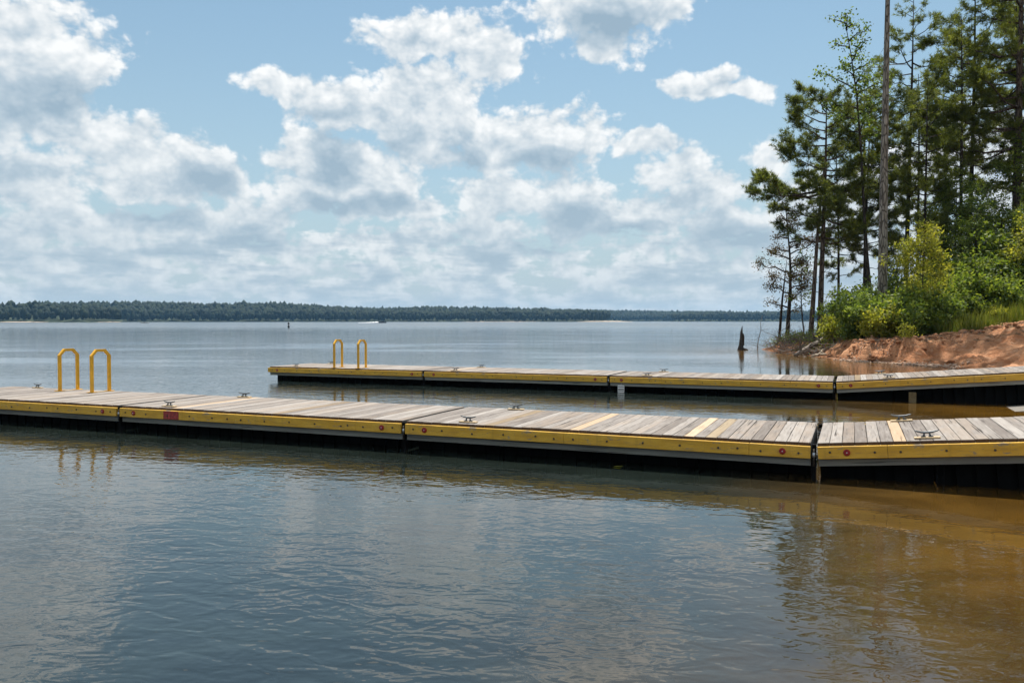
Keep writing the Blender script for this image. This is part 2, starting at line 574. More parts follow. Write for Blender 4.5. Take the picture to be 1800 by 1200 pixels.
M['grass'] = leaf_mat('bank_grass_blades', [(0.09, 0.13, 0.025), (0.14, 0.17, 0.035), (0.2, 0.2, 0.06)], 0.45)
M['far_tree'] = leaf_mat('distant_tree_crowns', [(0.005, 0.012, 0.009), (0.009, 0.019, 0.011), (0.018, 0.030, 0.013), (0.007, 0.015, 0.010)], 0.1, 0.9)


def clay_mat():
    m, N, out = new_mat('red_clay_ground')
    g = N.n('ShaderNodeNewGeometry')
    co = g.outputs['Position']
    x, y, z = N.sep(co)
    n1 = N.noise(co, 0.9, 5, 0.62)
    n2 = N.noise(co, 5.0, 5, 0.65)
    rill = N.noise(N.v('MULTIPLY', co, (2.4, 2.4, 7.0)), 1.0, 5, 0.7, dist=0.6)
    base = N.mix(N.mapr(n1, 0.32, 0.68), (0.37, 0.155, 0.07), (0.51, 0.262, 0.14))
    base = N.mix(N.m('MULTIPLY', N.mapr(rill, 0.5, 0.7), 0.6), base, (0.56, 0.36, 0.23))
    base = N.mix(N.m('MULTIPLY', N.mapr(n2, 0.58, 0.72), 0.5), base, (0.17, 0.085, 0.045))
    # flat ground on top: dry needles and soil
    up = N.sep(g.outputs['Normal'])[2]
    litter = N.m('MULTIPLY', N.mapr(N.m('ADD', up, N.m('MULTIPLY', n2, 0.12)), 0.98, 1.05), N.mapr(z, 0.7, 1.2))
    base = N.mix(litter, base, N.mix(n2, (0.10, 0.065, 0.035), (0.24, 0.16, 0.085)))
    # damp foot of the bank
    wet = N.mapr(N.m('ADD', z, N.m('MULTIPLY', n2, 0.12)), 0.34, 0.12)
    base = N.mix(N.m('MULTIPLY', wet, 0.75), base, (0.15, 0.065, 0.028))
    n3 = N.noise(co, 16.0, 5, 0.7)
    base = N.mix(N.m('MULTIPLY', N.mapr(n3, 0.56, 0.68), 0.4), base, (0.20, 0.10, 0.055))
    h = N.m('ADD', N.m('ADD', N.m('MULTIPLY', rill, 1.0), N.m('MULTIPLY', n2, 0.6)), N.m('MULTIPLY', n3, 0.4))
    principled(N, out, base, 0.95, bump(N, h, 0.16), spec=0.15)
    return m


M['clay'] = clay_mat()


def concrete_mat():
    m, N, out = new_mat('worn_concrete')
    co = N.n('ShaderNodeNewGeometry').outputs['Position']
    n = N.noise(co, 2.2, 5, 0.65)
    f = N.noise(co, 60, 3, 0.6)
    base = N.mix(n, (0.13, 0.115, 0.10), (0.24, 0.22, 0.195))
    base = N.mix(N.mapr(f, 0.56, 0.66), base, (0.15, 0.14, 0.13))
    principled(N, out, base, 0.9, bump(N, f, 0.006), spec=0.2)
    return m


M['concrete'] = concrete_mat()
M['sand'] = plain('pale_beach_sand', (0.36, 0.29, 0.22), 0.95, 0.15, 0.05)
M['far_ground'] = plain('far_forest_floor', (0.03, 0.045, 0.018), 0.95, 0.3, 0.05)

UX, UY = 0.923, -0.385               # along the docks, towards the shore
VX, VY = 0.385, 0.923                # across the docks, away from the camera


def water_mat():
    m, N, out = new_mat('lake_water')
    g = N.n('ShaderNodeNewGeometry')
    pos = g.outputs['Position']

    grp = bpy.data.node_groups.new('wave_height', 'ShaderNodeTree')
    grp.interface.new_socket('P', in_out='INPUT', socket_type='NodeSocketVector')
    grp.interface.new_socket('H', in_out='OUTPUT', socket_type='NodeSocketFloat')
    G = NT(grp)
    gi, go = G.n('NodeGroupInput'), G.n('NodeGroupOutput')
    p = gi.outputs[0]
    rot = G.n('ShaderNodeVectorRotate', rotation_type='Z_AXIS')
    G.put(rot.inputs['Vector'], p)
    rot.inputs['Angle'].default_value = R(14)
    a = G.noise(G.v('MULTIPLY', rot.outputs[0], (0.75, 1.4, 0)), 1.0, 2, 0.45, '2D', dist=0.3)
    b = G.noise(G.v('MULTIPLY', rot.outputs[0], (3.4, 6.0, 0)), 1.0, 2, 0.5, '2D', dist=0.6)
    c = G.noise(G.v('MULTIPLY', p, (11.0, 17.0, 0)), 1.0, 1, 0.45, '2D')
    h = G.m('MULTIPLY_ADD', a, WAVE[0], G.m('MULTIPLY_ADD', b, WAVE[1], G.m('MULTIPLY', c, WAVE[2])))
    grp.links.new(h, go.inputs[0])

    def H(off):
        nd = N.n('ShaderNodeGroup')
        nd.node_tree = grp
        N.put(nd.inputs[0], N.v('ADD', pos, off) if off else pos)
        return nd.outputs[0]
    e = 0.018
    h0, hx, hy = H(None), H((e, 0, 0)), H((0, e, 0))
    # calmer and breezier patches of the lake
    patch = N.noise(N.v('MULTIPLY', pos, (0.045, 0.11, 0)), 1.0, 3, 0.55, '2D')
    px, py, pz = N.sep(pos)
    open_water = N.mapr(py, 16, 45)
    amp = N.m('ADD', N.mapr(patch, 0.35, 0.66, 0.35, 1.35), N.m('MULTIPLY', open_water, N.mapr(patch, 0.3, 0.7, 0.1, 0.9)))
    amp = N.m('MULTIPLY', amp, N.mapr(py, 90, 500, 1.0, 0.4))
    sx = N.m('MULTIPLY', N.m('MULTIPLY', N.m('SUBTRACT', h0, hx), 1 / e), amp)
    sy = N.m('MULTIPLY', N.m('MULTIPLY', N.m('SUBTRACT', h0, hy), 1 / e), amp)
    nrm = N.v('NORMALIZE', N.comb(sx, sy, 1.0))
    # suspended clay: rusty over the shallows by the shore, dark olive in deep water
    s = N.v('DOT_PRODUCT', pos, (UX, UY, 0), out='v')
    wob = N.m('MULTIPLY', N.m('SUBTRACT', N.noise(pos, 0.35, 4, 0.6), 0.5), 4.0)
    shallow = N.mapr(N.m('ADD', s, wob), -2.5, 4.2)
    dp = N.v('LENGTH', N.v('MULTIPLY', N.v('SUBTRACT', pos, (21.0, 46.0, 0)), (1, 0.62, 0)), out='v')
    shallow = N.m('MAXIMUM', shallow, N.mapr(N.m('SUBTRACT', dp, wob), 15.0, 6.5))
    far = N.mapr(py, 14, 60)
    deep = N.mix(far, (0.014, 0.020, 0.017), (0.010, 0.021, 0.029))
    body = N.mix(shallow, deep, (0.150, 0.074, 0.009))
    cloudy = N.noise(N.v('MULTIPLY', pos, (0.55, 0.9, 0)), 1.0, 5, 0.65, dist=0.8)
    body = N.mix(N.mapr(cloudy, 0.32, 0.68), body, N.v('SCALE', body, 0.55))
    principled(N, out, body, N.mapr(py, 60, 400, 0.025, 0.2), nrm, spec=0.5, ior=1.7)
    return m


WAVE = (0.0085, 0.0050, 0.0013)
M['water'] = water_mat()

# ------------------------------------------------------------------ the lake
mb = MB()
xs = [-3300, -300, -40, 40, 300, 3300]
ys = [-300, -20, 60, 400, 3300]
for i in range(len(xs) - 1):
    for j in range(len(ys) - 1):
        mb.add([(xs[i], ys[j], 0), (xs[i + 1], ys[j], 0), (xs[i + 1], ys[j + 1], 0), (xs[i], ys[j + 1], 0)], [(0, 1, 2, 3)])
lake_me = mb.mesh('lake_water', M['water'])
bm = bmesh.new(); bm.from_mesh(lake_me); bmesh.ops.remove_doubles(bm, verts=bm.verts, dist=0.001); bm.to_mesh(lake_me); bm.free()
tag(link('lake_water', lake_me), kind='structure')

# ------------------------------------------------------------------ near shore: clay point and launching ground
SHORE = [(5.2, -8), (5.2, 17), (4.3, 20), (3.7, 22), (4.0, 30), (4.6, 36.0)]          # (s, n) along the landing
LAND = [(s * UX + n * VX, s * UY + n * VY) for s, n in SHORE]
LAND += [(17.9, 36.0), (16.9, 38.4), (16.3, 41.0), (16.6, 44), (16.9, 48), (16.6, 52), (17.2, 56), (18.6, 59.5), (22, 62), (30, 65.5), (45, 71), (70, 80), (110, 95), (110, -60), (8, -60)]
LAND = np.array(LAND)


def shore_dist(x, y):
    """signed distance to the shoreline, positive on land"""
    x, y = np.asarray(x, float), np.asarray(y, float)
    best = np.full(x.shape, 1e9)
    inside = np.zeros(x.shape, bool)
    n = len(LAND)
    for i in range(n):
        ax, ay = LAND[i]
        bx, by = LAND[(i + 1) % n]
        ex, ey = bx - ax, by - ay
        t = np.clip(((x - ax) * ex + (y - ay) * ey) / (ex * ex + ey * ey), 0, 1)
        best = np.minimum(best, np.hypot(x - ax - t * ex, y - ay - t * ey))
        cond = ((ay > y) != (by > y)) & (x < (bx - ax) * (y - ay) / ((by - ay) + 1e-12) + ax)
        inside ^= cond
    return np.where(inside, best, -best)


def sstep(a, b, x):
    t = np.clip((x - a) / (b - a), 0, 1)
    return t * t * (3 - 2 * t)


def ground(x, y):
    x, y = np.asarray(x, float), np.asarray(y, float)
    d = shore_dist(x, y) + (fbm(x * 0.7, y * 0.7, 4, 3) - 0.5) * 1.1 * sstep(26, 33, x * VX + y * VY)
    s = x * UX + y * UY
    n = x * VX + y * VY
    bank = sstep(29, 35, n)
    rise = 0.40 + 0.5 * sstep(-4, 3, s) + 0.95 * sstep(2.0, 9.5, s)
    wid = 1.3 + 4.2 * sstep(1.5, 8, s)
    rough = (fbm(x * 1.5, y * 1.5, 4, 9) - 0.5)
    zb = 0.14 * np.clip(d / 0.9, 0, 1) + rise * sstep(0.5, 0.5 + wid, d + rough * 1.2) + 0.014 * np.clip(d - 3, 0, 40) + (rough * 0.24 + (np.abs(fbm(x * 2.6, y * 2.6, 4, 15) - 0.5) - 0.1) * 0.24 + (fbm(x * 6, y * 6, 2, 18) - 0.5) * 0.14) * sstep(0.2, 1.2, d)
    zr = -0.06 + 0.105 * np.clip(d, 0, 14) + 0.02 * np.clip(d - 14, 0, 60) + rough * 0.06
    z = zb * bank + zr * (1 - bank)
    return np.where(d > 0, z, np.maximum(d * 0.22, -1.2) - 0.01)


def gz(x, y):
    return float(ground(np.array([x]), np.array([y]))[0])


gx = np.concatenate([np.arange(1.5, 15, 0.5), np.arange(15, 34, 0.14), np.arange(34, 74, 0.6)])
gy = np.concatenate([np.arange(-7, 31, 0.5), np.arange(31, 60, 0.16), np.arange(60, 90, 0.6)])
X, Y = np.meshgrid(gx, gy)
Z = ground(X, Y)
idx = np.arange(X.size).reshape(X.shape)
F = np.stack([idx[:-1, :-1], idx[:-1, 1:], idx[1:, 1:], idx[1:, :-1]], -1).reshape(-1, 4)
tag(link('shore_ground', tri_mesh('shore_ground', np.stack([X.ravel(), Y.ravel(), Z.ravel()], 1), F, M['clay'], True)), kind='structure')

# concrete launching ramp between the docks, running into the water
mb = MB()
for na, nb, s0 in ((13.6, 16.2, 5.1), (16.2, 18.6, 4.9), (18.6, 20.4, 4.4), (20.4, 21.6, 3.25)):
    for i in range(10):
        sa, sb = s0 - 0.5 + i * 1.2, s0 - 0.5 + (i + 1) * 1.2
        pts = []
        for s_, n_, z_ in ((sa, na + .015, (sa - s0) * .118), (sb - .02, na + .015, (sb - s0) * .118 - .004), (sb - .02, nb - .015, (sb - s0) * .118 - .004), (sa, nb - .015, (sa - s0) * .118)):
            pts.append((s_ * UX + n_ * VX, s_ * UY + n_ * VY, z_))
        low = [(q_[0], q_[1], q_[2] - 0.25) for q_ in pts]
        mb.add(pts + low, [(0, 1, 2, 3), (4, 5, 1, 0), (5, 6, 2, 1), (6, 7, 3, 2), (7, 4, 0, 3)])
tag(mb.build('boat_ramp', M['concrete']), kind='structure')

# ------------------------------------------------------------------ docks
DECK, WID, LEN, PITCH = 0.46, 2.12, 5.70, 5.78
PW, PT = 0.1365, 0.038
RZ = math.atan2(UY, UX)
plank_me = {}
for key in ('deck', 'deck_new', 'deck_tan'):
    plank_me[key] = []
    for k in range(5):
        j0, j1 = random.uniform(-0.006, 0.006), random.uniform(-0.006, 0.006)
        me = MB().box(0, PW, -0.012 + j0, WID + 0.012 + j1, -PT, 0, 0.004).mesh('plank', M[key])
        me.materials.append(M['shaded_ends'])
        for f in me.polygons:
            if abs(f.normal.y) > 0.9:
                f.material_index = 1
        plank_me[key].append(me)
bolt_me = MB().disc(0, 0, 0, 0.014, 0.012, 8).mesh('bolt', M['bolt'])
refl_mb = MB().disc(0, 0, 0, 0.040, 0.014, 18)
refl_me = refl_mb.mesh('reflector', M['red'])
screw_me = MB().disc(0, -0.0142, 0, 0.008, 0.004, 8).mesh('screw', M['steel'])
pad_me = MB().box(-0.155, 0.155, -0.05, 0.05, 0, 0.02, 0.004).mesh('pad', M['pad'])
cl = MB()
horn = [(-0.145, 0, 0.085), (-0.125, 0, 0.074), (-0.06, 0, 0.058), (0, 0, 0.055), (0.06, 0, 0.058), (0.125, 0, 0.074), (0.145, 0, 0.085)]
cl.tube(horn, [0.006, 0.010, 0.0135, 0.0145, 0.0135, 0.010, 0.006], 8)
for sx in (-1, 1):
    cl.tube([(sx * 0.030, 0, 0.055), (sx * 0.034, 0, 0.03), (sx * 0.044, 0, 0.0)], [0.012, 0.012, 0.016], 8)
    cl.box(sx * 0.045 - 0.028, sx * 0.045 + 0.028, -0.024, 0.024, 0, 0.008)
cleat_me = cl.mesh('cleat', M['cleat'], True)
fb = MB()


def float_mesh(length, z0, z1a, z1b, name='float'):
    """ribbed black drum under the deck; top may slope from z1a to z1b"""
    mb = MB()
    n = 6
    for k in range(n):
        a, b = length * k / n, length * (k + 1) / n
        for (p, q, ins) in ((a, a + (b - a) * 0.78, 0.0), (a + (b - a) * 0.78, b, 0.035)):
            ta, tb = z1a + (z1b - z1a) * p / length, z1a + (z1b - z1a) * q / length
            y0, y1 = 0.0 + ins, WID - 0.66 - ins
            mb.add([(p, y0, z0), (q, y0, z0), (q, y1, z0), (p, y1, z0), (p, y0, ta), (q, y0, tb), (q, y1, tb), (p, y1, ta)],
                   [(3, 2, 1, 0), (4, 5, 6, 7), (0, 1, 5, 4), (1, 2, 6, 5), (2, 3, 7, 6), (3, 0, 4, 7)])
    return mb.mesh(name, M['float'])


float_flat = float_mesh(1.40, -0.20, DECK - PT - 0.10, DECK - PT - 0.10)


def child(name, me, parent, loc=(0, 0, 0), rot=(0, 0, 0)):
    o = link(name, me, parent)
    o.location = loc
    o.rotation_euler = rot
    return o


def dock_section(org, label, pale=(), tan=(), ramp=False, red_patch=None, seams=(2.2, 4.4), seed=0, yaw=0.0, end=False, length=LEN, bright_cleat=False):
    rnd = random.Random(seed)
    root = empty('dock_section', (org[0], org[1], 0), (0, -0.084 if ramp else 0, RZ + yaw))
    tag(root, label, 'dock', 'yellow edged dock sections')
    n = int(round(length / 0.1425))
    for i in range(n):
        key = 'deck_new' if i in pale else 'deck_tan' if i in tan else 'deck'
        child('plank', rnd.choice(plank_me[key]), root, (i * length / n + 0.003, rnd.uniform(-0.004, 0.004), DECK + rnd.uniform(-0.002, 0.0025)),
              (rnd.uniform(-0.0008, 0.0008), rnd.uniform(-0.012, 0.012), rnd.uniform(-0.0012, 0.0012)))
    zt = DECK - PT - 0.003
    # yellow fender boards, near and far side, in butted lengths
    cuts = [0.0] + list(seams) + [length]
    for a, b in zip(cuts[:-1], cuts[1:]):
        o = MB().box(a + 0.002, b - 0.002, -0.066, -0.006, zt - 0.150, zt, 0.004).build('fender_board', M['yellow'], root)
        xs_ = [a + 0.14] + list(np.arange(a + 0.62, b - 0.25, 0.49)) + [b - 0.14]
        for x in xs_:
            child('bolt', bolt_me, o, (x, -0.066, zt - 0.078 + rnd.uniform(-0.012, 0.012)))
        MB().box(a + 0.002, b - 0.002, WID + 0.006, WID + 0.066, zt - 0.150, zt, 0.004).build('fender_board', M['yellow'], root)
    for x in (0.33, length - 0.33):
        r_ = child('reflector', refl_me, root, (x, -0.066, zt - 0.075))
        child('screw', screw_me, r_)
    if red_patch:
        MB().box(red_patch[0], red_patch[1], -0.0695, -0.0662, zt - 0.145, zt - 0.008).build('paint_patch', M['red_paint'], root)
    # grey joists behind the fenders, cross beams at both ends
    for y0, y1 in ((-0.003, 0.042), (WID - 0.042, WID + 0.003)):
        MB().box(0.0, length, y0, y1, zt - 0.245, zt - 0.001).build('rim_joist', M['beam'], root)
    for x0, x1 in ((0.0, 0.04), (length - 0.04, length)):
        MB().box(x0 + 0.001, x1 - 0.001, 0.045, WID - 0.045, zt - 0.243, zt - 0.002).build('end_joist', M['beam'], root)
    if end:
        MB().box(-0.045, -0.002, -0.07, WID + 0.07, zt - 0.148, zt - 0.002, 0.004).build('end_fender', M['yellow'], root)
    # floats
    if not ramp:
        for k in range(4):
            child('float', float_flat, root, (0.0 + k * 1.43, 0.36, 0))
    else:
        sl = 0.0842
        for k in range(int(length // 1.3)):
            x = 0.0 + k * 1.30
            child('float', float_mesh(1.27, -0.16 - sl * x, DECK - PT - 0.10, DECK - PT - 0.10), root, (x, 0.28, 0))
    if not ramp:
        hinge(root, length)
    # cleats on pale pads
    for y, far in ((0.13, False), (WID - 0.13, True)):
        x = (1.0 if not ramp else 1.02 if far else 1.26) + rnd.uniform(-0.06, 0.06)
        c = child('cleat', cleat_me, root, (x, y, DECK + 0.026), (0, 0, rnd.uniform(-0.1, 0.1)))
        c.scale = (0.9, 0.9, 0.9)
        child('pad', pad_me, c, (0, 0, -0.0225))
    return root


def hinge(root, length):
    """rubber block run down to blacken the lit gap, pin and nut at the inshore end of a section"""
    zt = DECK - PT - 0.003
    for y in (-0.03, WID - 0.05):
        h = MB().box(length + 0.012, length + 0.062, y, y + 0.09, -0.06, zt + 0.022, 0.004).build('hinge', M['rubber'], root)  # lengthened below the waterline to darken the sunlit gap at the joint
        MB().tube([(length + 0.037, y - 0.012, zt - 0.24), (length + 0.037, y - 0.012, zt - 0.03)], 0.013, 8).build('hinge_pin', M['bolt'], h, True)
        MB().tube([(length + 0.037, y - 0.014, zt - 0.13), (length + 0.037, y - 0.014, zt - 0.075)], 0.019, 8).build('nut', M['steel'], h, True)


J_NEAR, J_FAR = (3.76, 10.0), (8.04, 20.2)


def along(j, t):
    return (j[0] + UX * t, j[1] + UY * t)


dock_section(along(J_NEAR, -3 * PITCH), 'outermost section of the red-patched pier, carrying a yellow ladder', seed=1, seams=(1.9, 4.1), end=True)
dock_section(along(J_NEAR, -2 * PITCH), 'dock section with a worn red paint patch on its yellow board', pale=(8,), tan=(23,), red_patch=(1.02, 1.36), seed=2, seams=(2.55, 4.9), yaw=0.002)
dock_section(along(J_NEAR, -PITCH), 'level dock section with two pale new planks, between red-patch section and rising section', pale=(18, 29), tan=(31, 9), seed=3, seams=(2.5, 4.97))
dock_section(along(J_NEAR, 0.03), 'rising dock section with one pale plank, landward end of the red-patched pier', pale=(6,), ramp=True, seed=4, seams=(0.78, 3.4), length=6.4)
dock_section(along(J_FAR, -3 * PITCH), 'outermost dock section of the pier by the clay bank, with a ladder', seed=5, seams=(2.1, 4.2), end=True)
dock_section(along(J_FAR, -2 * PITCH), 'dock section next to the ladder section on the pier by the clay bank', seed=6, seams=(2.4, 4.4), pale=(5,))
dock_section(along(J_FAR, -PITCH), 'level dock section above the small white striped plate', seed=7, seams=(1.4, 4.7))
dock_section(along(J_FAR, 0.03), 'rising dock section below the clay bank with a timber stub under it', seed=8, ramp=True, seams=(3.0, 5.0), length=7.2, tan=(3,))
# timber stub under the far rising section, white striped plate under the far pier, chain ladder under the near one
o = MB().box(0, 0.16, 0, 0.12, -0.4, 0.24, 0.004).build('mooring_stub', M['post'])
p = along(J_FAR, 1.62); o.location = (p[0] - 0.02 * VX, p[1] - 0.02 * VY, 0); o.rotation_euler = (0, 0, RZ)
tag(o, 'short yellowish timber stub under the rising dock section by the clay bank', 'post')
pl = empty('marker_plate', (along(J_FAR, -PITCH + 0.32)[0], along(J_FAR, -PITCH + 0.32)[1], 0), (0, 0, RZ))
MB().box(-0.09, 0.09, -0.075, -0.055, 0.01, 0.20).build('plate', M['white'], pl)
for z in (0.045, 0.085, 0.15):
    MB().box(-0.082, 0.082, -0.079, -0.076, z, z + 0.02).build('stripe', M['black'], pl)
MB().tube([(0, -0.055, 0.2), (0, -0.02, 0.27)], 0.008, 6).build('hanger', M['steel'], pl)
tag(pl, 'small white plate with black stripes hanging at the waterline under a pier', 'plate')
ch = empty('chain_bundle', (along(J_NEAR, 1.32)[0], along(J_NEAR, 1.32)[1], 0), (0, 0, RZ))
for k in range(2):
    x = k * 0.07
    pts = [(x + 0.006 * ((-1) ** i), 0.12, 0.3 - i * 0.035) for i in range(10)]
    MB().tube(pts, [0.011 if i % 2 else 0.006 for i in range(10)], 6).build('chain', M['rubber'], ch)
tag(ch, 'dark chains hanging under the rising section of the red-patched pier', 'chain')


def ladder(org, y_edge, inward, name_label, spacing):
    """two yellow square-tube hand loops and rungs below the edge"""
    root = empty('dock_ladder', (org[0], org[1], DECK), (0, 0, RZ))
    tag(root, name_label, 'ladder', 'yellow dock ladders')
    H, D, c = 0.875, 0.43, 0.11
    for x in (0, spacing):
        y0, y1 = y_edge, y_edge + inward * D
        pts = [(x, y0, 0), (x, y0, H - c), (x, y0 + inward * c, H), (x, y1 - inward * c, H), (x, y1, H - c), (x, y1, 0)]
        # a square tube with mitred corners
        r = 0.038
        MB().tube(pts, [r, r * 1.03, r * 1.03, r * 1.03, r * 1.03, r], 4, square=True).build('hand_loop', M['yellow_metal'], root)
        for yy in (y0, y1):
            MB().box(x - 0.075, x + 0.075, yy - 0.075, yy + 0.075, 0.006, 0.014).build('base_plate', M['yellow_metal'], root)
        MB().box(x - 0.055, x + 0.055, min(y0, y1) - 0.02, max(y0, y1) + 0.02, 0.0035, 0.007).build('base_strip', M['pad'], root)
    if inward > 0:
        return root
    for z in (-0.25, -0.5, -0.75):
        MB().tube([(0, y_edge - inward * 0.09, z), (spacing, y_edge - inward * 0.09, z)], 0.02, 6).build('rung', M['yellow_metal'], root)
    for x in (0, spacing):
        MB().tube([(x, y_edge - inward * 0.09, -0.85), (x, y_edge - inward * 0.09, 0.012)], 0.026, 4, square=True).build('rail', M['yellow_metal'], root)
    return root


ladder(along(J_NEAR, -3 * PITCH + 2.16), WID - 0.06, -1, 'yellow ladder loops on the red-patched pier, facing the other pier', 0.94)
ladder(along(J_FAR, -3 * PITCH + 2.47), 0.06, 1, 'yellow ladder loops on the pier by the clay bank', 0.90)

lf = MB()
lf.add([(-0.06, 0, 0.004), (0, -0.028, 0.010), (0.07, 0, 0.005), (0, 0.028, 0.008), (0.005, 0, 0.003)], [(0, 1, 4), (1, 2, 4), (2, 3, 4), (3, 0, 4)])
o = lf.build('floating_leaf', M['leaf_lime'])
o.location = (1.42, 10.9, 0.004)
o.rotation_euler = (0, 0, 0.4)
o.scale = (1.3, 1.3, 1)
tag(o, 'yellow-green leaf floating on the water beside the red-patched pier', 'leaf')

# ------------------------------------------------------------------ far shore
def ico(sub):
    bm = bmesh.new()
    bmesh.ops.create_icosphere(bm, subdivisions=sub, radius=1)
    V = np.array([v.co[:] for v in bm.verts])
    F = np.array([[v.index for v in f.verts] for f in bm.faces])
    bm.free()
    return V, F


ICO1, ICO2 = ico(1), ico(2)


def far_shore(name, label, dist, prof, depth, tree_h, seed, lean=0.0):
    """a wooded rise: prof = [(azimuth deg, top height m)], shore at range dist (a callable of az or a number)"""
    r = np.random.default_rng(seed)
    A = np.radians(np.array([p[0] for p in prof]))
    Hh = np.array([p[1] for p in prof])

    def rng_at(a):
        return dist + lean * np.degrees(a) + 26 * (fbm(np.degrees(a) * 0.9 + seed, np.zeros_like(a), 3, seed) - 0.5) * 2

    def top_at(a):
        return np.interp(a, A, Hh)
    # ground
    na, nd = 160, 8
    aa = np.linspace(A[0], A[-1], na)
    V = []
    for j in range(nd):
        f = j / (nd - 1)
        rr = rng_at(aa) + depth * f * 1.15
        zz = -0.4 + np.minimum(2.2, f * 40) + (np.maximum(top_at(aa) - tree_h, 1.5)) * sstep(0.02, 0.85, np.full(na, f))
        V.append(np.stack([np.sin(aa) * rr, np.cos(aa) * rr, zz], 1))
    V = np.concatenate(V)
    ii = np.arange(na * nd).reshape(nd, na)
    F = np.stack([ii[:-1, :-1], ii[:-1, 1:], ii[1:, 1:], ii[1:, :-1]], -1).reshape(-1, 4)
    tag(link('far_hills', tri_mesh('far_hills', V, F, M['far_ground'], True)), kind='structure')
    # crowns
    arc = (A[-1] - A[0]) * dist
    rows = int(depth / 11)
    Vs, Fs, off = [], [], 0
    for j in range(rows):
        f = (j + 0.3) / rows
        n = int(arc / (6.0 if j < 3 else 7.5))
        a = A[0] + (A[-1] - A[0]) * (np.arange(n) + r.uniform(-0.45, 0.45, n)) / n
        rr = rng_at(a) + 5 + depth * f + r.uniform(-5, 5, n)
        x, y = np.sin(a) * rr, np.cos(a) * rr
        zg = 1.6 + np.maximum(top_at(a) - tree_h, 1.5) * sstep(0.02, 0.85, np.full(n, f))
        h = tree_h * r.uniform(0.84, 1.04, n) * (0.72 if j == 0 else 1.0)
        h = h * (0.82 + 0.42 * fbm(np.degrees(a) * 2.2 + seed * 7, np.full(n, j * 0.6), 3, seed + 40))
        base, tris = ICO2 if j < 4 else ICO1
        w = h * r.uniform(0.19, 0.30, n)
        k = len(base)
        P = np.repeat(base[None], n, 0)
        P = P * (1 + r.uniform(-0.28, 0.28, (n, k, 1)))
        tap = 1 - 0.15 * np.clip(P[:, :, 2:3], -0.3, 1)
        P = P * np.concatenate([tap, tap, np.ones_like(tap)], 2)
        ch = h * r.uniform(0.30, 0.48, n)
        P = P * np.stack([w, w, ch], 1)[:, None, :]
        P = P + np.stack([x, y, zg + h - ch], 1)[:, None, :]
        Vs.append(P.reshape(-1, 3))
        Fs.append((tris[None] + (np.arange(n) * k)[:, None, None]).reshape(-1, 3) + off)
        off += n * k
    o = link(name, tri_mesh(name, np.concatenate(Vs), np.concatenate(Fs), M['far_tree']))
    tag(o, label, 'wood', None, 'stuff')
    return rng_at


r1 = far_shore('far_forest', 'nearer green wooded headland on the far shore by a pale beach', 1000,
               [(-52, 27), (-44, 26), (-38, 25), (-31.9, 25), (-30.2, 26.6), (-28.6, 24), (-26.6, 22.6), (-25.9, 17), (-25.5, 9)], 130, 17, 1, lean=-6)
r2 = far_shore('far_forest', 'long blue wooded ridge across the middle of the far shore', 1500,
               [(-30, 33), (-26.0, 35), (-23.7, 37), (-21.0, 34), (-17.6, 36.5), (-16.2, 37.5), (-14, 34), (-11.5, 28), (-8.0, 27), (-5.6, 31), (-3, 29),
                (0, 28), (2.6, 26.5), (5, 23), (6.2, 19.5), (6.9, 11)], 260, 18, 2, lean=3)
r3 = far_shore('far_forest', 'low hazy wooded shore behind the sandy point', 2300,
               [(3, 36), (6, 33.5), (8, 32.5), (10, 30), (13, 29), (15, 28)], 220, 18, 3)
r4 = far_shore('far_forest', 'low wooded shore seen past the stump and leaning trees', 1850,
               [(11.2, 8), (11.7, 21), (13.7, 24), (16.7, 22), (18.1, 24.5), (24, 26), (32, 27), (42, 27), (52, 26)], 220, 17, 4)
for name, fn, a0, a1, wd, lab in (('beach', r1, -32.2, -29.6, 3, 'a'), ('beach', r1, -26.9, -25.6, 2.2, 'b'), ('beach', r2, 4.6, 8.4, 6, 'c'), ('beach', r2, -3.5, 2.0, 2.2, 'd')):
    aa = np.radians(np.linspace(a0, a1, 50))
    rr = fn(aa) - 3
    env = np.sin(np.linspace(0.05, math.pi - 0.05, 50)) * (0.45 + 0.75 * fbm(np.linspace(0, 9, 50), np.zeros(50), 3, 5))
    V = np.concatenate([np.stack([np.sin(aa) * (rr - wd * env * 3), np.cos(aa) * (rr - wd * env * 3), np.full(50, -0.06)], 1),
                        np.stack([np.sin(aa) * (rr + 8), np.cos(aa) * (rr + 8), 0.25 + wd * 0.28 * env], 1)])
    i = np.arange(49)
    tag(link('beach', tri_mesh('beach', V, np.stack([i, i + 1, i + 51, i + 50], 1), M['sand'])), kind='structure')

# ------------------------------------------------------------------ boats and buoy far out
def at_az(az, d):
    return (math.sin(R(az)) * d, math.cos(R(az)) * d)


def hull(mb, L, W, H):
    rings = []
    for t, w, z in ((0, .9, 0), (.25, 1, 0), (.6, .9, .02), (.85, .5, .12), (1, .04, .3)):
        x = -L / 2 + L * t
        rings.append([(x, -W / 2 * w, H * (1 + z)), (x, -W / 2 * w * .75, -0.2 + z), (x, W / 2 * w * .75, -0.2 + z), (x, W / 2 * w, H * (1 + z))])
    vs = [p for r_ in rings for p in r_]
    fs = [(0, 1, 2, 3)]
    for i in range(4):
        for k in range(4):
            fs.append((i * 4 + k, (i + 1) * 4 + k, (i + 1) * 4 + (k + 1) % 4, i * 4 + (k + 1) % 4))
    mb.add(vs, fs)
    return mb


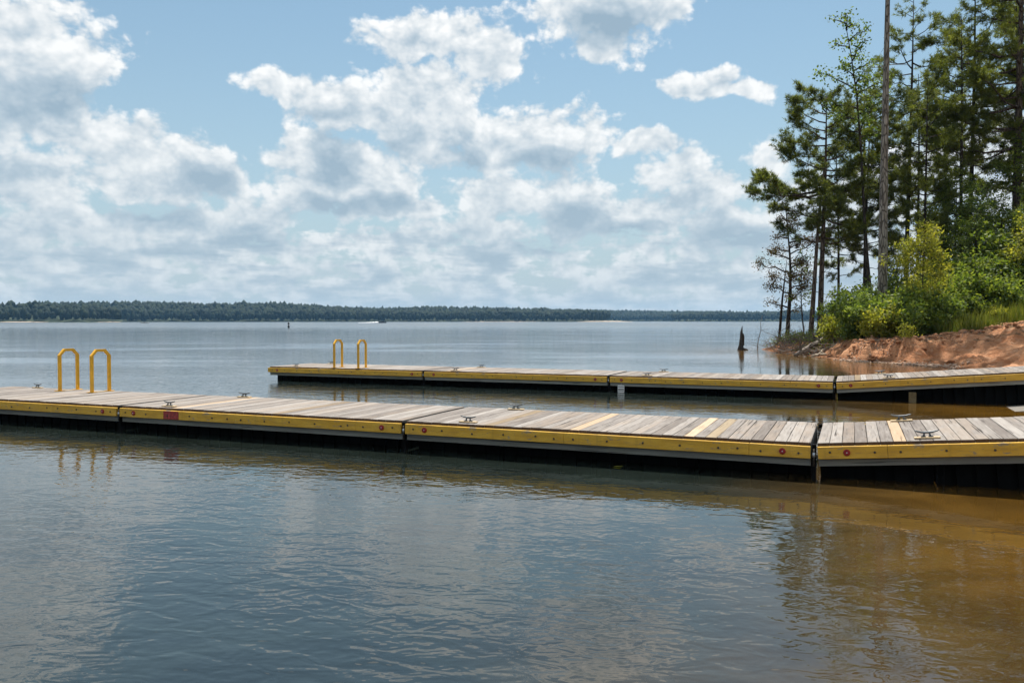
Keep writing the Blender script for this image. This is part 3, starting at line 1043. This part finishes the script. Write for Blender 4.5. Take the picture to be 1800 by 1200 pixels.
x, y = at_az(-9.0, 700)
b = empty('speedboat', (x, y, 0), (0, 0, R(-6)))
hull(MB(), 6.5, 2.3, 0.9).build('hull', M['boat_dark'], b)
MB().box(-0.6, 0.9, -0.8, 0.8, 0.9, 1.5, 0.15).build('windscreen', M['black'], b)
MB().box(-3.7, -3.1, -0.3, 0.3, 0.2, 1.3, 0.08).build('outboard_motor', M['black'], b)
tag(b, 'dark speedboat running ahead of its own white wake', 'boat')
mb = MB()
rw = random.Random(3)
for k in range(60):
    t = k / 60
    c = (x - 3.4 - 17 * t + rw.uniform(-.5, .5), y + 0.4 + rw.uniform(-1.8, 1.8) * (0.4 + t), 0.1)
    s_ = (1.5 - t) * rw.uniform(0.5, 1.0)
    mb.add([(c[0] + v[0] * s_ * 1.4, c[1] + v[1] * s_, c[2] + v[2] * s_ * (0.85 - 0.4 * t)) for v in ICO1[0]], ICO1[1].tolist())
tag(mb.build('boat_wake', M['foam']), 'white spray thrown up behind the speedboat', 'wake', None, 'stuff')
x, y = at_az(-24.2, 640)
b = empty('fishing_boat', (x, y, 0), (0, 0, R(10)))
hull(MB(), 5.2, 2.0, 0.7).build('hull', M['white'], b)
MB().box(-0.5, 0.3, -0.4, 0.4, 0.7, 1.25, 0.1).build('console', M['boat_dark'], b)
MB().box(-2.9, -2.4, -0.25, 0.25, 0.2, 1.1, 0.06).build('outboard_motor', M['black'], b)
tag(b, 'small pale fishing boat lying still off the wooded headland', 'boat')
x, y = at_az(-15.3, 240)
b = empty('channel_buoy', (x, y, 0))
MB().tube([(0, 0, -0.3), (0, 0, 0.9), (0, 0, 1.35), (0, 0, 1.5)], [0.26, 0.26, 0.2, 0.08], 12).build('can', M['black'], b, True)
MB().tube([(0, 0, 0.62), (0, 0, 0.78)], [0.27, 0.27], 12).build('band', M['white'], b, True)
tag(b, 'small dark can buoy floating on the open lake', 'buoy')

# ------------------------------------------------------------------ plants: generators
def unit(v):
    return v / (np.linalg.norm(v, axis=-1, keepdims=True) + 1e-9)


def needle_mesh(name, C, D, mat, per=9, length=0.24, width=0.034, r=None):
    """tufts: centres C, directions D"""
    r = r or rng
    n = len(C)
    d = unit(D[:, None, :] * 0.55 + r.normal(0, 0.62, (n, per, 3)))
    L = length * r.uniform(0.65, 1.15, (n, per, 1))
    side = unit(np.cross(d, r.normal(0, 1, (n, per, 3)))) * width * 0.5
    b = C[:, None, :] + r.normal(0, 0.035, (n, per, 3))
    V = np.stack([b - side, b + side, b + d * L + side * 0.2, ], 2).reshape(-1, 3)
    F = np.arange(n * per * 3).reshape(-1, 3)
    return tri_mesh(name, V, F, mat)


def leaf_mesh(name, C, mat, per=7, spread=0.22, length=0.13, width=0.075, up=0.5, r=None, droop=0.0):
    r = r or rng
    n = len(C)
    c = C[:, None, :] + r.normal(0, spread, (n, per, 3)) * np.array([1, 1, 0.7])
    nr = unit(r.normal(0, 1, (n, per, 3)) + np.array([0, 0, up * 2]))
    ax = unit(np.cross(nr, r.normal(0, 1, (n, per, 3))))
    ax = unit(ax + np.array([0, 0, -droop]))
    sd = unit(np.cross(nr, ax))
    sc = r.uniform(0.6, 1.2, (n, per, 1))
    L, W = length * sc, width * sc
    V = np.stack([c - ax * L * .5, c + sd * W * .5 - nr * W * .12 + ax * L * .05, c + ax * L * .5 - nr * L * .12, c - sd * W * .5 - nr * W * .12 + ax * L * .05], 2).reshape(-1, 3)
    F = np.arange(n * per * 4).reshape(-1, 4)
    return tri_mesh(name, V, F, mat)


def trunk_path(h, r, lean=(0, 0), wob=0.12, n=14):
    pts = []
    ph = r.uniform(0, 6.28, 4)
    for i in range(n):
        t = i / (n - 1)
        pts.append(np.array([lean[0] * t + wob * math.sin(t * 4.1 + ph[0]) * t, lean[1] * t + wob * math.sin(t * 3.3 + ph[1]) * t, h * t]))
    return np.array(pts)


def path_at(pts, h):
    z = pts[:, 2]
    return np.array([np.interp(h, z, pts[:, 0]), np.interp(h, z, pts[:, 1]), h])


def make_pine(seed, h, base_r, crown0, prof, limbs, tuft_per=9, lean=(0, 0), mat='needle', bark='bark', density=1.0, extra=(), dead=5, needle=0.30):
    """prof: [(t, radius)] with t from the crown's foot (0) to its top (1); extra: (z, azimuth, length) named long limbs"""
    r = np.random.default_rng(seed)
    path = trunk_path(h, r, lean)
    rad = [max(0.02, base_r * ((1 - i / 13) ** 0.75 * 0.93 + 0.03) * (1.22 if i == 0 else 1.0)) for i in range(14)]
    tm = MB()
    tm.tube([tuple(p) for p in np.vstack([path[0] - [0, 0, 0.4], path[1:]])], rad, 10)
    lm = MB()
    C, D = [], []
    spec = []
    for i in range(limbs):
        t = (i + r.uniform(0, 1)) / limbs
        R0 = np.interp(t, [p[0] for p in prof], [p[1] for p in prof]) * r.uniform(0.6, 1.15)
        spec.append((crown0 + (h - crown0) * t * 0.985, i * 2.399 + r.uniform(-0.7, 0.7), R0, 1.0))
    for (z, a, L) in extra:
        spec.append((z, a, L, 1.2))
    for (z, a, L, k) in spec:
        t = (z - crown0) / (h - crown0)
        o = path_at(path, z)
        dirh = np.array([math.cos(a), math.sin(a), 0])
        rise = r.uniform(-0.2, 0.42) + 0.8 * max(0, t - 0.45)
        pts = []
        for j in range(6):
            u = j / 5
            bend = r.normal(0, 0.075 * L, 3) * u
            pts.append(o + dirh * L * u + np.array([0, 0, L * (rise * u + 0.14 * u * u - 0.10 * math.sin(u * 3.0))]) + bend)
        pts = np.array(pts)
        r0 = 0.012 + 0.017 * L
        lm.tube([tuple(p) for p in pts], [r0 * (1 - 0.82 * j / 5) for j in range(6)], 5, cap=False)
        m = int(max(4, L * 8.0 * density * k))
        for q in range(m):
            u = 0.28 + 0.72 * math.sqrt(r.uniform(0, 1))
            f = u * 5
            i0 = min(4, int(f))
            p = pts[i0] * (1 - (f - i0)) + pts[i0 + 1] * (f - i0)
            ta = a + r.choice([-1, 1]) * r.uniform(0.25, 1.25)
            tl = (0.30 + 0.28 * L * (1 - u * 0.55)) * r.uniform(0.5, 1.1)
            td = unit(np.array([math.cos(ta), math.sin(ta), r.uniform(-0.45, 0.95)]))
            e = p + td * tl
            lm.tube([tuple(p), tuple((p + e) / 2 + r.normal(0, 0.03, 3)), tuple(e)], [0.010, 0.007, 0.004], 3, cap=False)
            for s_ in np.arange(0.35, 1.01, max(0.13, 0.15 / max(tl, 0.3))):
                C.append(p + td * tl * s_ + r.normal(0, 0.05, 3))
                D.append(td + np.array([0, 0, 0.35]))
        C.append(pts[-1]); D.append(dirh + np.array([0, 0, 0.5]))
    for i in range(dead):   # bare stubs below the crown
        z = crown0 * r.uniform(0.45, 1.0)
        a = r.uniform(0, 6.28)
        L = r.uniform(0.4, 1.5)
        o = path_at(path, z)
        e = o + np.array([math.cos(a) * L, math.sin(a) * L, r.uniform(-0.3, 0.25) * L])
        lm.tube([tuple(o), tuple((o + e) / 2 + r.normal(0, 0.05, 3)), tuple(e)], [0.025, 0.016, 0.005], 4, cap=False)
    return (tm.mesh('trunk', M[bark], True), lm.mesh('limbs', M[bark], True), needle_mesh('crown', np.array(C), np.array(D), M[mat], tuft_per + 3, needle, 0.036, r))


def make_leafy(seed, h, base_r, crown0, rad, limbs, mat, bark='bark_dark', per=7, leaf=(0.13, 0.075), spread=0.2, lean=(0, 0), up=0.5, shape=1.0, stems=1, droop=0.2, density=1.0):
    """broadleaved tree or shrub; shape > 1 makes the widest part lower"""
    r = np.random.default_rng(seed)
    tm, lm = MB(), MB()
    C = []
    for st in range(stems):
        la = r.uniform(0, 6.28)
        ls = (0 if stems == 1 else rad * r.uniform(0.25, 0.7))
        path = trunk_path(h * (1 if st == 0 else r.uniform(0.6, 0.95)), r, (lean[0] + math.cos(la) * ls, lean[1] + math.sin(la) * ls), 0.10 + 0.02 * h, 9)
        hh = path[-1][2]
        br = base_r * (1 if stems == 1 else r.uniform(0.6, 1))
        tm.tube([tuple(p) for p in np.vstack([path[0] - [0, 0, 0.3], path[1:]])], [max(0.008, br * (1 - 0.9 * i / 8)) for i in range(9)], 7)
        nl = max(3, limbs // stems)
        for i in range(nl):
            t = (i + r.uniform(0, 1)) / nl
            z = crown0 + (hh - crown0) * t
            o = path_at(path, z)
            L = rad * (math.sin(math.pi * min(1, 0.16 + 0.84 * t ** (1 / shape))) * 0.85 + 0.15) * r.uniform(0.55, 1.15)
            a = i * 2.399 + r.uniform(-0.6, 0.6)
            el_ = r.uniform(0.1, 0.75)
            pts = [o]
            for j in range(1, 5):
                u = j / 4
                pts.append(o + np.array([math.cos(a), math.sin(a), el_ * (1 - 0.35 * u)]) * L * u + r.normal(0, 0.06 * L, 3) * u)
            pts = np.array(pts)
            lm.tube([tuple(p) for p in pts], [max(0.004, br * 0.4 * (1 - 0.8 * j / 4)) for j in range(5)], 4, cap=False)
            m = int(max(4, L * 13 * density))
            for q in range(m):
                u = 0.2 + 0.8 * math.sqrt(r.uniform(0, 1))
                f = u * 4
                i0 = min(3, int(f))
                p = pts[i0] * (1 - (f - i0)) + pts[i0 + 1] * (f - i0)
                e = p + unit(r.normal(0, 1, 3) + np.array([0, 0, 0.25])) * r.uniform(0.1, 0.45) * (0.4 + 0.25 * L)
                lm.tube([tuple(p), tuple(e)], [0.006, 0.003], 3, cap=False)
                C.append(e)
    return (tm.mesh('trunk', M[bark], True), lm.mesh('limbs', M[bark], True), leaf_mesh('crown', np.array(C), M[mat], per, spread, leaf[0], leaf[1], up, r, droop))


def plant(name, meshes, x, y, label, cat, group=None, rz=0.0, sc=1.0, z=None, parts=('trunk', 'branches', 'crown')):
    o = empty(name, (x, y, gz(x, y) if z is None else z), (0, 0, rz))
    o.scale = (sc, sc, sc)
    for nm, me in zip(parts, meshes):
        c_ = link(nm, me, o)
        if nm == 'branches':
            c_['kind'] = 'stuff'
    return tag(o, label, cat, group)


PI = math.pi
# ------------------------------------------------------------------ trees that stand out one by one
# the pine at the tip, with a second leaning stem
p_tip = make_pine(21, 16.4, 0.22, 6.4, [(0, 2.4), (0.25, 3.2), (0.5, 2.8), (0.8, 2.6), (0.93, 2.0), (1, 1.1)], 46, 11, (0.25, 0), 'needle', 'bark', 1.45,
                  extra=((9.9, PI, 4.9), (10.3, PI * 0.96, 4.2), (11.5, PI * 1.05, 3.0), (8.2, 0.2, 3.2)))
plant('pine_tree', p_tip, 20.75, 55.0, 'pine with long limb over the water at the tip of the point', 'tree')
p_twin = make_pine(22, 12.5, 0.19, 7.0, [(0, 1.6), (0.5, 1.8), (1, 0.5)], 16, 9, (0.95, 0.2), 'needle', 'bark', 0.9, dead=3)
plant('pine_tree', p_twin, 19.95, 54.6, 'leaning shorter pine whose stem crosses the pine at the tip', 'tree')
# half-dead tree standing in the water's edge
dt = make_leafy(31, 9.7, 0.16, 2.0, 2.3, 26, 'leaf_rust', 'bark_dark', 11, (0.16, 0.08), 0.18, (0.2, 0), 0.3, 1.5, density=1.0)
plant('dying_tree', dt, 19.2, 57.0, 'dying thin tree with rusty sparse leaves at the tip of the point', 'tree')
st = MB().tube([(-0.3, 0, -0.3), (-0.02, 0.1, 3.2), (0.3, 0.1, 6.2)], [0.11, 0.07, 0.01], 7)
plant('leaning_snag', (st.mesh('trunk', M['bark_dark'], True),), 18.85, 56.8, 'bare leaning stem crossing the foot of the dying tree', 'tree')
s1 = make_leafy(32, 6.4, 0.06, 2.2, 1.0, 16, 'leaf', 'bark_dark', 6, (0.15, 0.08), 0.16, (-0.5, 0), 0.4, 1.1, density=0.9)
plant('sapling', s1, 20.2, 56.3, 'slim leafy sapling between the dying tree and the tip pine', 'tree')
s2 = make_leafy(33, 3.2, 0.035, 0.5, 0.9, 14, 'leaf_lime', 'bark_dark', 7, (0.13, 0.075), 0.16, (0, 0), 0.4, 1.0)
plant('sapling', s2, 20.9, 53.4, 'small yellow-green sapling at the foot of the tip pine', 'tree')
# tall bare grey pole with an unseen crown overhead, widened to shade the bank
p_pole = make_pine(23, 27.5, 0.29, 20.0, [(0, 3.4), (0.4, 4.6), (0.8, 3.2), (1, 0.8)], 44, 9, (0.1, 0.1), 'needle', 'bark_grey', 1.0, dead=7)
plant('pine_tree', p_pole, 20.85, 46.0, 'tall straight bare grey trunk rising out of the bank shrubs', 'tree')
# gum tree behind the pole with leaves held out over the water
gum = make_leafy(34, 20.5, 0.15, 12.5, 2.2, 24, 'leaf_dark', 'bark_dark', 7, (0.2, 0.13), 0.22, (-2.4, 0), 0.4, 1.0, density=0.7)
plant('broadleaf_tree', gum, 23.6, 53.0, 'thin crooked broadleaf tree leafing out behind the grey trunk', 'tree')
# big pine further along the bank
p_big = make_pine(24, 29.0, 0.36, 11.5, [(0, 4.2), (0.3, 5.2), (0.6, 4.6), (0.85, 3.0), (1, 0.8)], 46, 10, (0.3, 0), 'needle_light', 'bark', 1.25,
                  extra=((11.6, PI * 0.9, 5.5), (13.0, PI * 1.02, 5.6), (14.5, PI * 0.97, 6.0)))
plant('pine_tree', p_big, 34.4, 56.0, 'thick dark trunked pine with heavy spreading limbs above the grassy bank', 'tree')

# ------------------------------------------------------------------ the wood behind
v1 = make_pine(41, 24.0, 0.20, 9.5, [(0, 2.2), (0.3, 3.0), (0.7, 2.6), (1, 0.6)], 40, 9, (0.3, 0.1), 'needle', 'bark_dark', 1.1)
v2 = make_pine(42, 21.5, 0.17, 6.5, [(0, 2.0), (0.35, 2.6), (0.75, 2.2), (1, 0.5)], 42, 9, (-0.3, 0.2), 'needle_light', 'bark_dark', 1.1)
v3 = make_pine(43, 17.0, 0.13, 4.5, [(0, 1.8), (0.4, 2.3), (0.8, 1.6), (1, 0.4)], 38, 9, (0.2, -0.2), 'needle', 'bark_dark', 1.15)
v4 = make_leafy(44, 13.0, 0.12, 3.0, 3.0, 44, 'leaf', 'bark_dark', 9, (0.17, 0.11), 0.26, (0.3, 0), 0.5, 1.2, density=1.0)
v5 = make_leafy(45, 9.5, 0.09, 1.6, 2.5, 40, 'leaf_dark', 'bark_dark', 9, (0.16, 0.10), 0.25, (-0.2, 0), 0.5, 1.2, density=1.0)
WOOD = [  # x, y, which, scale
    (25.8, 57.5, 1, 0.86), (28.9, 60.0, 0, 1.0), (27.2, 54.0, 2, 1.0), (30.8, 56.0, 1, 0.98), (31.0, 62.5, 2, 1.15), (33.4, 60.0, 0, 1.08), 
    (35.8, 58.0, 1, 1.1), (34.6, 65.0, 2, 1.2), (38.5, 61.0, 0, 1.12), (41.0, 64.0, 1, 1.15), (40.2, 56.0, 1, 1.2), (43.5, 60.0, 2, 1.3),
    (40.2, 52.0, 1, 1.2), (44.0, 53.0, 0, 1.2), (47.5, 66.0, 0, 1.2), (24.0, 60.0, 2, 0.92), (46.5, 58.0, 2, 1.3), 
    (50.0, 62.0, 1, 1.2), (26.4, 61.0, 0, 0.82), (24.9, 57.8, 2, 1.02),
]
kinds = [('pine_tree', v1, 'tall dark-stemmed pine in the wood behind the grey trunk', 'tree'),
         ('pine_tree', v2, 'medium pine with needles low on the stem in the wood behind', 'tree'),
         ('pine_tree', v3, 'young slender pine filling the wood behind the bank', 'tree')]
rw = random.Random(5)
for (x, y, k, sc) in WOOD:
    nm, me, lab, cat = kinds[k]
    plant(nm, me, x, y, lab, cat, ('tall pines in the wood', 'medium pines in the wood', 'young pines in the wood')[k], rw.uniform(0, 6.28), sc)
for (x, y, sc, k) in ((29.0, 51.0, 0.9, 1), (33.2, 51.0, 0.55, 0), (31.6, 52.6, 0.6, 0), (29.4, 54.6, 0.8, 0), (28.2, 49.6, 0.5, 0), (34.8, 55.0, 1.05, 0), (35.0, 49.0, 1.0, 1), (30.0, 56.5, 0.95, 1), (38.0, 52.5, 1.1, 0), (33.0, 63.5, 0.9, 1), (40.5, 50.0, 1.1, 0), (30.6, 48.6, 0.55, 0), (27.5, 58.5, 0.75, 1), (37.5, 64, 0.9, 1)):
    plant('broadleaf_tree', (v4, v5)[k], x, y, ('broadleaf tree with bright layered leaves among the pines', 'low dark broadleaf tree among the pine stems')[k], 'tree',
          ('bright broadleaf trees in the wood', 'dark broadleaf trees in the wood')[k], rw.uniform(0, 6.28), sc)

# ------------------------------------------------------------------ saplings and shrubs along the bank
sp = make_leafy(51, 5.9, 0.05, 1.5, 1.55, 34, 'leaf_lime', 'bark_dark', 9, (0.2, 0.075), 0.2, (0.15, 0), 0.6, 0.9, density=1.25, droop=0.5)
plant('sapling', sp, 21.7, 43.2, 'bright yellow-green feathery sapling in front of the dark wood', 'tree')
h1 = make_leafy(52, 2.7, 0.05, 0.15, 1.6, 46, 'leaf_dark', 'bark_dark', 9, (0.20, 0.12), 0.2, stems=5, density=1.1)
h2 = make_leafy(53, 2.3, 0.04, 0.15, 1.35, 40, 'leaf', 'bark_dark', 9, (0.20, 0.12), 0.2, stems=5, density=1.1)
h3 = make_leafy(54, 3.4, 0.05, 0.2, 1.7, 50, 'leaf', 'bark_dark', 9, (0.21, 0.12), 0.22, stems=4, density=1.0)
h4 = make_leafy(55, 1.5, 0.03, 0.1, 0.9, 26, 'leaf_lime', 'bark_dark', 9, (0.17, 0.09), 0.16, stems=4, density=1.5)
SHRUBS = [
    ('shrub', h1, 18.9, 44.0, 0.98, 'dark dense rounded shrub overhanging the undercut bank'),
    ('shrub', h3, 20.0, 48.5, 1.0, 'tall green shrub just behind the dark rounded shrub'),
    ('shrub', h4, 18.2, 46.2, 1.05, 'yellow-green shrub leaning over the water by the driftwood'),
    ('shrub', h2, 20.1, 41.9, 1.05, 'green shrub at the foot of the tall grey trunk'),
    ('shrub', h1, 22.0, 43.6, 1.0, 'dark shrub between grey trunk and feathery sapling'),
    ('shrub', h4, 18.9, 42.0, 1.15, 'lime leafed shrub spilling over the shaded clay'),
    ('shrub', h3, 24.6, 47.5, 0.95, 'broad green shrub behind the feathery sapling'),
    ('shrub', h2, 24.2, 44.2, 0.95, 'glossy leafed shrub at the back of the tall grass'),
    ('shrub', h3, 26.6, 46.4, 1.15, 'leafy shrub behind the tall grass on the bank'),
    ('shrub', h2, 26.6, 43.8, 1.0, 'low shrub growing in the tall bank grass'),
    ('shrub', h3, 29.6, 47.6, 1.5, 'big leafy thicket shrub at the foot of the thick pine'),
    ('shrub', h1, 31.5, 46.2, 1.5, 'dark thicket shrub deep behind the thick pine'),
    ('shrub', h4, 28.4, 42.6, 1.0, 'lime shrub at the grassy crest of the sunny clay'),
    ('weed_clump', h4, 25.2, 41.9, 0.55, 'low weeds growing beside the pale log on the bank crest'),
    ('weed_clump', h2, 26.8, 41.4, 0.45, 'dark low weeds in the middle of the grassy crest'),
    ('weed_clump', h4, 29.4, 41.2, 0.6, 'bright low weeds where the grassy crest meets the sunny clay'),
    ('shrub', h1, 27.8, 51.0, 1.5, 'dark shrub far back under the pines'),
    ('shrub', h3, 25.0, 52.5, 1.1, 'pale shrub under the pines near the water behind'),
]
for nm, me, x, y, sc, lab in SHRUBS:
    plant(nm, me, x, y, lab, 'shrub', None, rw.uniform(0, 6.28), sc)
lp = make_leafy(56, 6.5, 0.06, 1.0, 1.9, 40, 'leaf_lime', 'bark_dark', 9, (0.17, 0.10), 0.22, density=1.1)
plant('sapling', lp, 30.3, 46.6, 'lime green young tree beside the thick pine', 'tree')
tiny = make_leafy(57, 0.45, 0.01, 0.05, 0.25, 10, 'leaf_lime', 'bark_dark', 6, (0.09, 0.05), 0.06, density=2.5)
for (x, y, sc, lab) in ((18.6, 38.3, 1.2, 'small seedling with pale leaves low on the clay bank'), (18.9, 39.2, 0.8, 'tiny seedling higher up the shaded clay face')):
    plant('seedling', tiny, x, y, lab, 'plant', None, 0, sc)

# grass along the crest of the bank
G = rng.uniform([20.0, 38.5], [33, 47.5], (30000, 2))
d = shore_dist(G[:, 0], G[:, 1])
dens_ = fbm(G[:, 0] * 0.8, G[:, 1] * 0.8, 3, 21)
keep = (d > 3.2 + 2.6 * sstep(20, 26, G[:, 0])) & (dens_ > 0.46) & (G[:, 0] > 21.4)
G = G[keep]
n = len(G)
zz = ground(G[:, 0], G[:, 1])
hh = rng.uniform(0.2, 1.0, n) ** 1.5 * (0.2 + 2.2 * np.clip(dens_[keep] - 0.35, 0, 1)) * 1.6
a = rng.uniform(0, 6.28, n)
bx, by = np.cos(a) * 0.026, np.sin(a) * 0.026
lx, ly = rng.normal(0, 0.16, n) * hh, rng.normal(0, 0.16, n) * hh
V = np.stack([np.stack([G[:, 0] - bx, G[:, 1] - by, zz - 0.03], 1), np.stack([G[:, 0] + bx, G[:, 1] + by, zz - 0.03], 1),
              np.stack([G[:, 0] + lx, G[:, 1] + ly, zz + hh], 1)], 1).reshape(-1, 3)
tag(link('bank_grass', tri_mesh('bank_grass', V, np.arange(n * 3).reshape(-1, 3), M['grass'])), 'tall sunlit grass along the crest of the clay bank', 'grass', None, 'stuff')

# ------------------------------------------------------------------ stump, driftwood, stones
mb = MB()
mb.tube([(0, 0, -0.5), (0, 0, 0.05), (0.03, 0, 0.3), (0.07, 0, 0.8), (0.05, 0, 1.2), (0.10, 0, 1.62)], [0.28, 0.21, 0.155, 0.13, 0.08, 0.015], 9)
mb.tube([(0.16, 0.02, 0.3), (0.19, 0.02, 0.9), (0.20, 0.02, 1.12)], [0.09, 0.07, 0.01], 7)
mb.tube([(0.1, 0, 0.1), (0.4, -0.1, 0.02), (0.55, -0.15, -0.1)], [0.09, 0.06, 0.03], 6)
o = mb.build('stump', M['stump'], None, True)
o.location = (15.3, 54.6, 0)
tag(o, 'black jagged stump standing alone in the lake', 'stump')


def log(name, a, b, r0, r1, mat, label, bend=0.1, twigs=4, seed=0):
    r = np.random.default_rng(seed)
    a, b = np.array(a, float), np.array(b, float)
    pts = [a + (b - a) * t + r.normal(0, bend, 3) * math.sin(t * PI) for t in np.linspace(0, 1, 6)]
    o = empty(name, tuple(a))
    MB().tube([tuple(p - a) for p in pts], np.linspace(r0, r1, 6).tolist(), 7).build('stem', mat, o, True)
    for k in range(twigs):
        i = r.integers(1, 5)
        e = pts[i] + unit(r.normal(0, 1, 3) + np.array([0, 0, 0.6])) * r.uniform(0.4, 1.0)
        MB().tube([tuple(pts[i] - a), tuple((pts[i] + e) / 2 + r.normal(0, 0.06, 3) - a), tuple(e - a)], [r1 * 0.6, r1 * 0.4, 0.006], 4).build('twig', mat, o)
    return tag(o, label, 'log')


log('driftwood', (15.7, 45.2, 0.04), (18.3, 47.6, 0.95), 0.10, 0.15, M['dead'], 'long grey driftwood log sloping from the bank into the water', 0.05, 3, 1)
log('driftwood', (16.3, 44.4, 0.02), (18.2, 44.6, 0.22), 0.06, 0.08, M['log'], 'bleached branch lying flat along the water edge', 0.06, 2, 2)
log('driftwood', (16.5, 44.2, 0.05), (18.6, 46.6, 0.95), 0.05, 0.06, M['log'], 'thin bleached branch propped up beside the long driftwood log', 0.08, 3, 3)
log('driftwood', (17.0, 48.0, 0.1), (19.4, 50.5, 0.7), 0.09, 0.12, M['dead'], 'dark fallen limb behind the long driftwood log', 0.12, 6, 4)
log('driftwood', (17.2, 52.5, 0.05), (20.0, 53.6, 0.5), 0.08, 0.10, M['dead'], 'tangled fallen limb at the foot of the tip pine', 0.15, 7, 5)
log('fallen_branch', (16.9, 56.2, 0.0), (17.1, 55.8, 2.3), 0.03, 0.012, M['dead'], 'upright dead twiggy branch standing in the water at the tip', 0.08, 7, 6)
log('fallen_branch', (17.6, 55.0, 0.1), (19.0, 55.9, 1.9), 0.03, 0.012, M['dead'], 'arched dead branch beside the dying tree', 0.2, 6, 7)
log('fallen_log', (23.6, 41.6, gz(23.6, 41.6) + 0.12), (25.0, 42.2, gz(25.0, 42.2) + 0.16), 0.13, 0.16, M['log'], 'short pale log end lying at the crest of the clay bank', 0.02, 0, 8)

# brush: roots and sticks heaped where the bank has slumped
mb = MB()
r = np.random.default_rng(77)
for k in range(420):
    t = r.uniform(0, 1)
    x = np.interp(t, [0, .35, 1], [17.0, 17.9, 19.2]) + r.normal(0, 0.7)
    y = np.interp(t, [0, .35, 1], [44.6, 50, 57.5]) + r.normal(0, 0.7)
    z = max(0.02, gz(x, y)) + r.uniform(0, 0.25)
    L = r.uniform(0.4, 1.5)
    dd = unit(r.normal(0, 1, 3) * np.array([1, 1, 0.45]) + np.array([0, 0, 0.22])) * L
    mb.tube([(x, y, z), (x + dd[0] * .5 + r.normal(0, .06), y + dd[1] * .5, z + dd[2] * .5 + r.normal(0, .08)), (x + dd[0], y + dd[1], max(0.0, z + dd[2]))],
            [0.022, 0.015, 0.004], 4, cap=False)
tag(mb.build('brush_debris', M['dead']), 'tangle of dead roots and sticks along the eroded tip', 'brush', None, 'stuff')
C = []
for k in range(900):
    t = r.uniform(0, 1)
    x = np.interp(t, [0, .35, 1], [18.4, 18.6, 19.3]) + r.normal(0, 0.6)
    y = np.interp(t, [0, .35, 1], [45.0, 50, 57.5]) + r.normal(0, 0.7)
    if shore_dist(np.array([x]), np.array([y]))[0] > 0:
        C.append((x, y, gz(x, y) + r.uniform(0.05, 0.7) ** 1.3))
tag(link('undergrowth', leaf_mesh('undergrowth', np.array(C), M['leaf'], 6, 0.14, 0.11, 0.06, 0.5, r)), 'low green undergrowth among the driftwood', 'undergrowth', None, 'stuff')
# roots hanging down the clay and pebbles at its foot
mb = MB()
for k in range(300):
    s_ = r.uniform(-1.0, 10)
    x, y = np.interp(s_, [-1, 2, 10], [17.0, 19.4, 27.0]) + r.normal(0, .8), np.interp(s_, [-1, 2, 10], [42, 39.6, 37.2]) + r.normal(0, .8)
    if shore_dist(np.array([x]), np.array([y]))[0] < 0.4:
        continue
    a = r.uniform(0, 6.28)
    L = r.uniform(0.25, 1.0)
    pts = []
    for j in range(5):
        qx, qy = x + math.cos(a) * L * j / 4, y + math.sin(a) * L * j / 4
        pts.append((qx, qy, gz(qx, qy) + 0.012 + r.uniform(0, 0.03)))
        a += r.normal(0, 0.35)
    mb.tube(pts, [0.012, 0.011, 0.009, 0.007, 0.003], 4, cap=False)
tag(mb.build('exposed_roots', M['dead']), 'thin exposed roots and twigs strewn over the clay bank', 'roots', None, 'stuff')
# clods broken off the face
Vs, Fs, off = [], [], 0
for k in range(700):
    s_ = r.uniform(-1.0, 10)
    x, y = np.interp(s_, [-1, 2, 10], [17.2, 19.6, 27.2]) + r.normal(0, 1.1), np.interp(s_, [-1, 2, 10], [42, 39.4, 37.0]) + r.normal(0, 1.1)
    if shore_dist(np.array([x]), np.array([y]))[0] < 0.2:
        continue
    c = abs(r.normal(0, 0.05)) + 0.02
    P_ = ICO1[0] * r.uniform(0.6, 1.4, (len(ICO1[0]), 1)) * c * np.array([1.3, 1.2, 0.8]) + np.array([x, y, gz(x, y) + c * 0.2])
    Vs.append(P_); Fs.append(ICO1[1] + off); off += len(P_)
tag(link('clay_clods', tri_mesh('clay_clods', np.concatenate(Vs), np.concatenate(Fs), M['clay'])), 'crumbled clay clods scattered over the bank face', 'rubble', None, 'stuff')
Vs, Fs, off = [], [], 0
for k in range(420):
    t = r.uniform(0, 1)
    x = np.interp(t, [0, .3, .55, 1], [16.4, 16.9, 17.9, 18.5]) + r.normal(0, .25)
    y = np.interp(t, [0, .3, .55, 1], [41.2, 38.6, 36.1, 33.2]) + r.normal(0, .3)
    s_ = abs(r.normal(0, 0.03)) + 0.015
    P_ = ICO1[0] * r.uniform(0.7, 1.3, (len(ICO1[0]), 1)) * s_ * np.array([1.3, 1.1, 0.7]) + np.array([x, y, max(0.0, gz(x, y)) + s_ * 0.2])
    Vs.append(P_); Fs.append(ICO1[1] + off); off += len(P_)
tag(link('shore_pebbles', tri_mesh('shore_pebbles', np.concatenate(Vs), np.concatenate(Fs), M['stone'])), 'pale pebbles along the foot of the clay bank', 'pebbles', None, 'stuff')

# ------------------------------------------------------------------ air
mb = MB().box(-3400, 3400, -350, 3400, -3, 62)
hz_, N, out = new_mat('lake_haze')
pv = N.n('ShaderNodeVolumePrincipled')
pv.inputs['Color'].default_value = (0.30, 0.62, 1.0, 1)
pv.inputs['Density'].default_value = 0.000065
pv.inputs['Anisotropy'].default_value = 0.1
hz_.node_tree.links.new(pv.outputs[0], out.inputs['Volume'])
o = mb.build('haze', hz_)
tag(o, 'thin pale summer haze over the lake', 'haze', None, 'stuff')
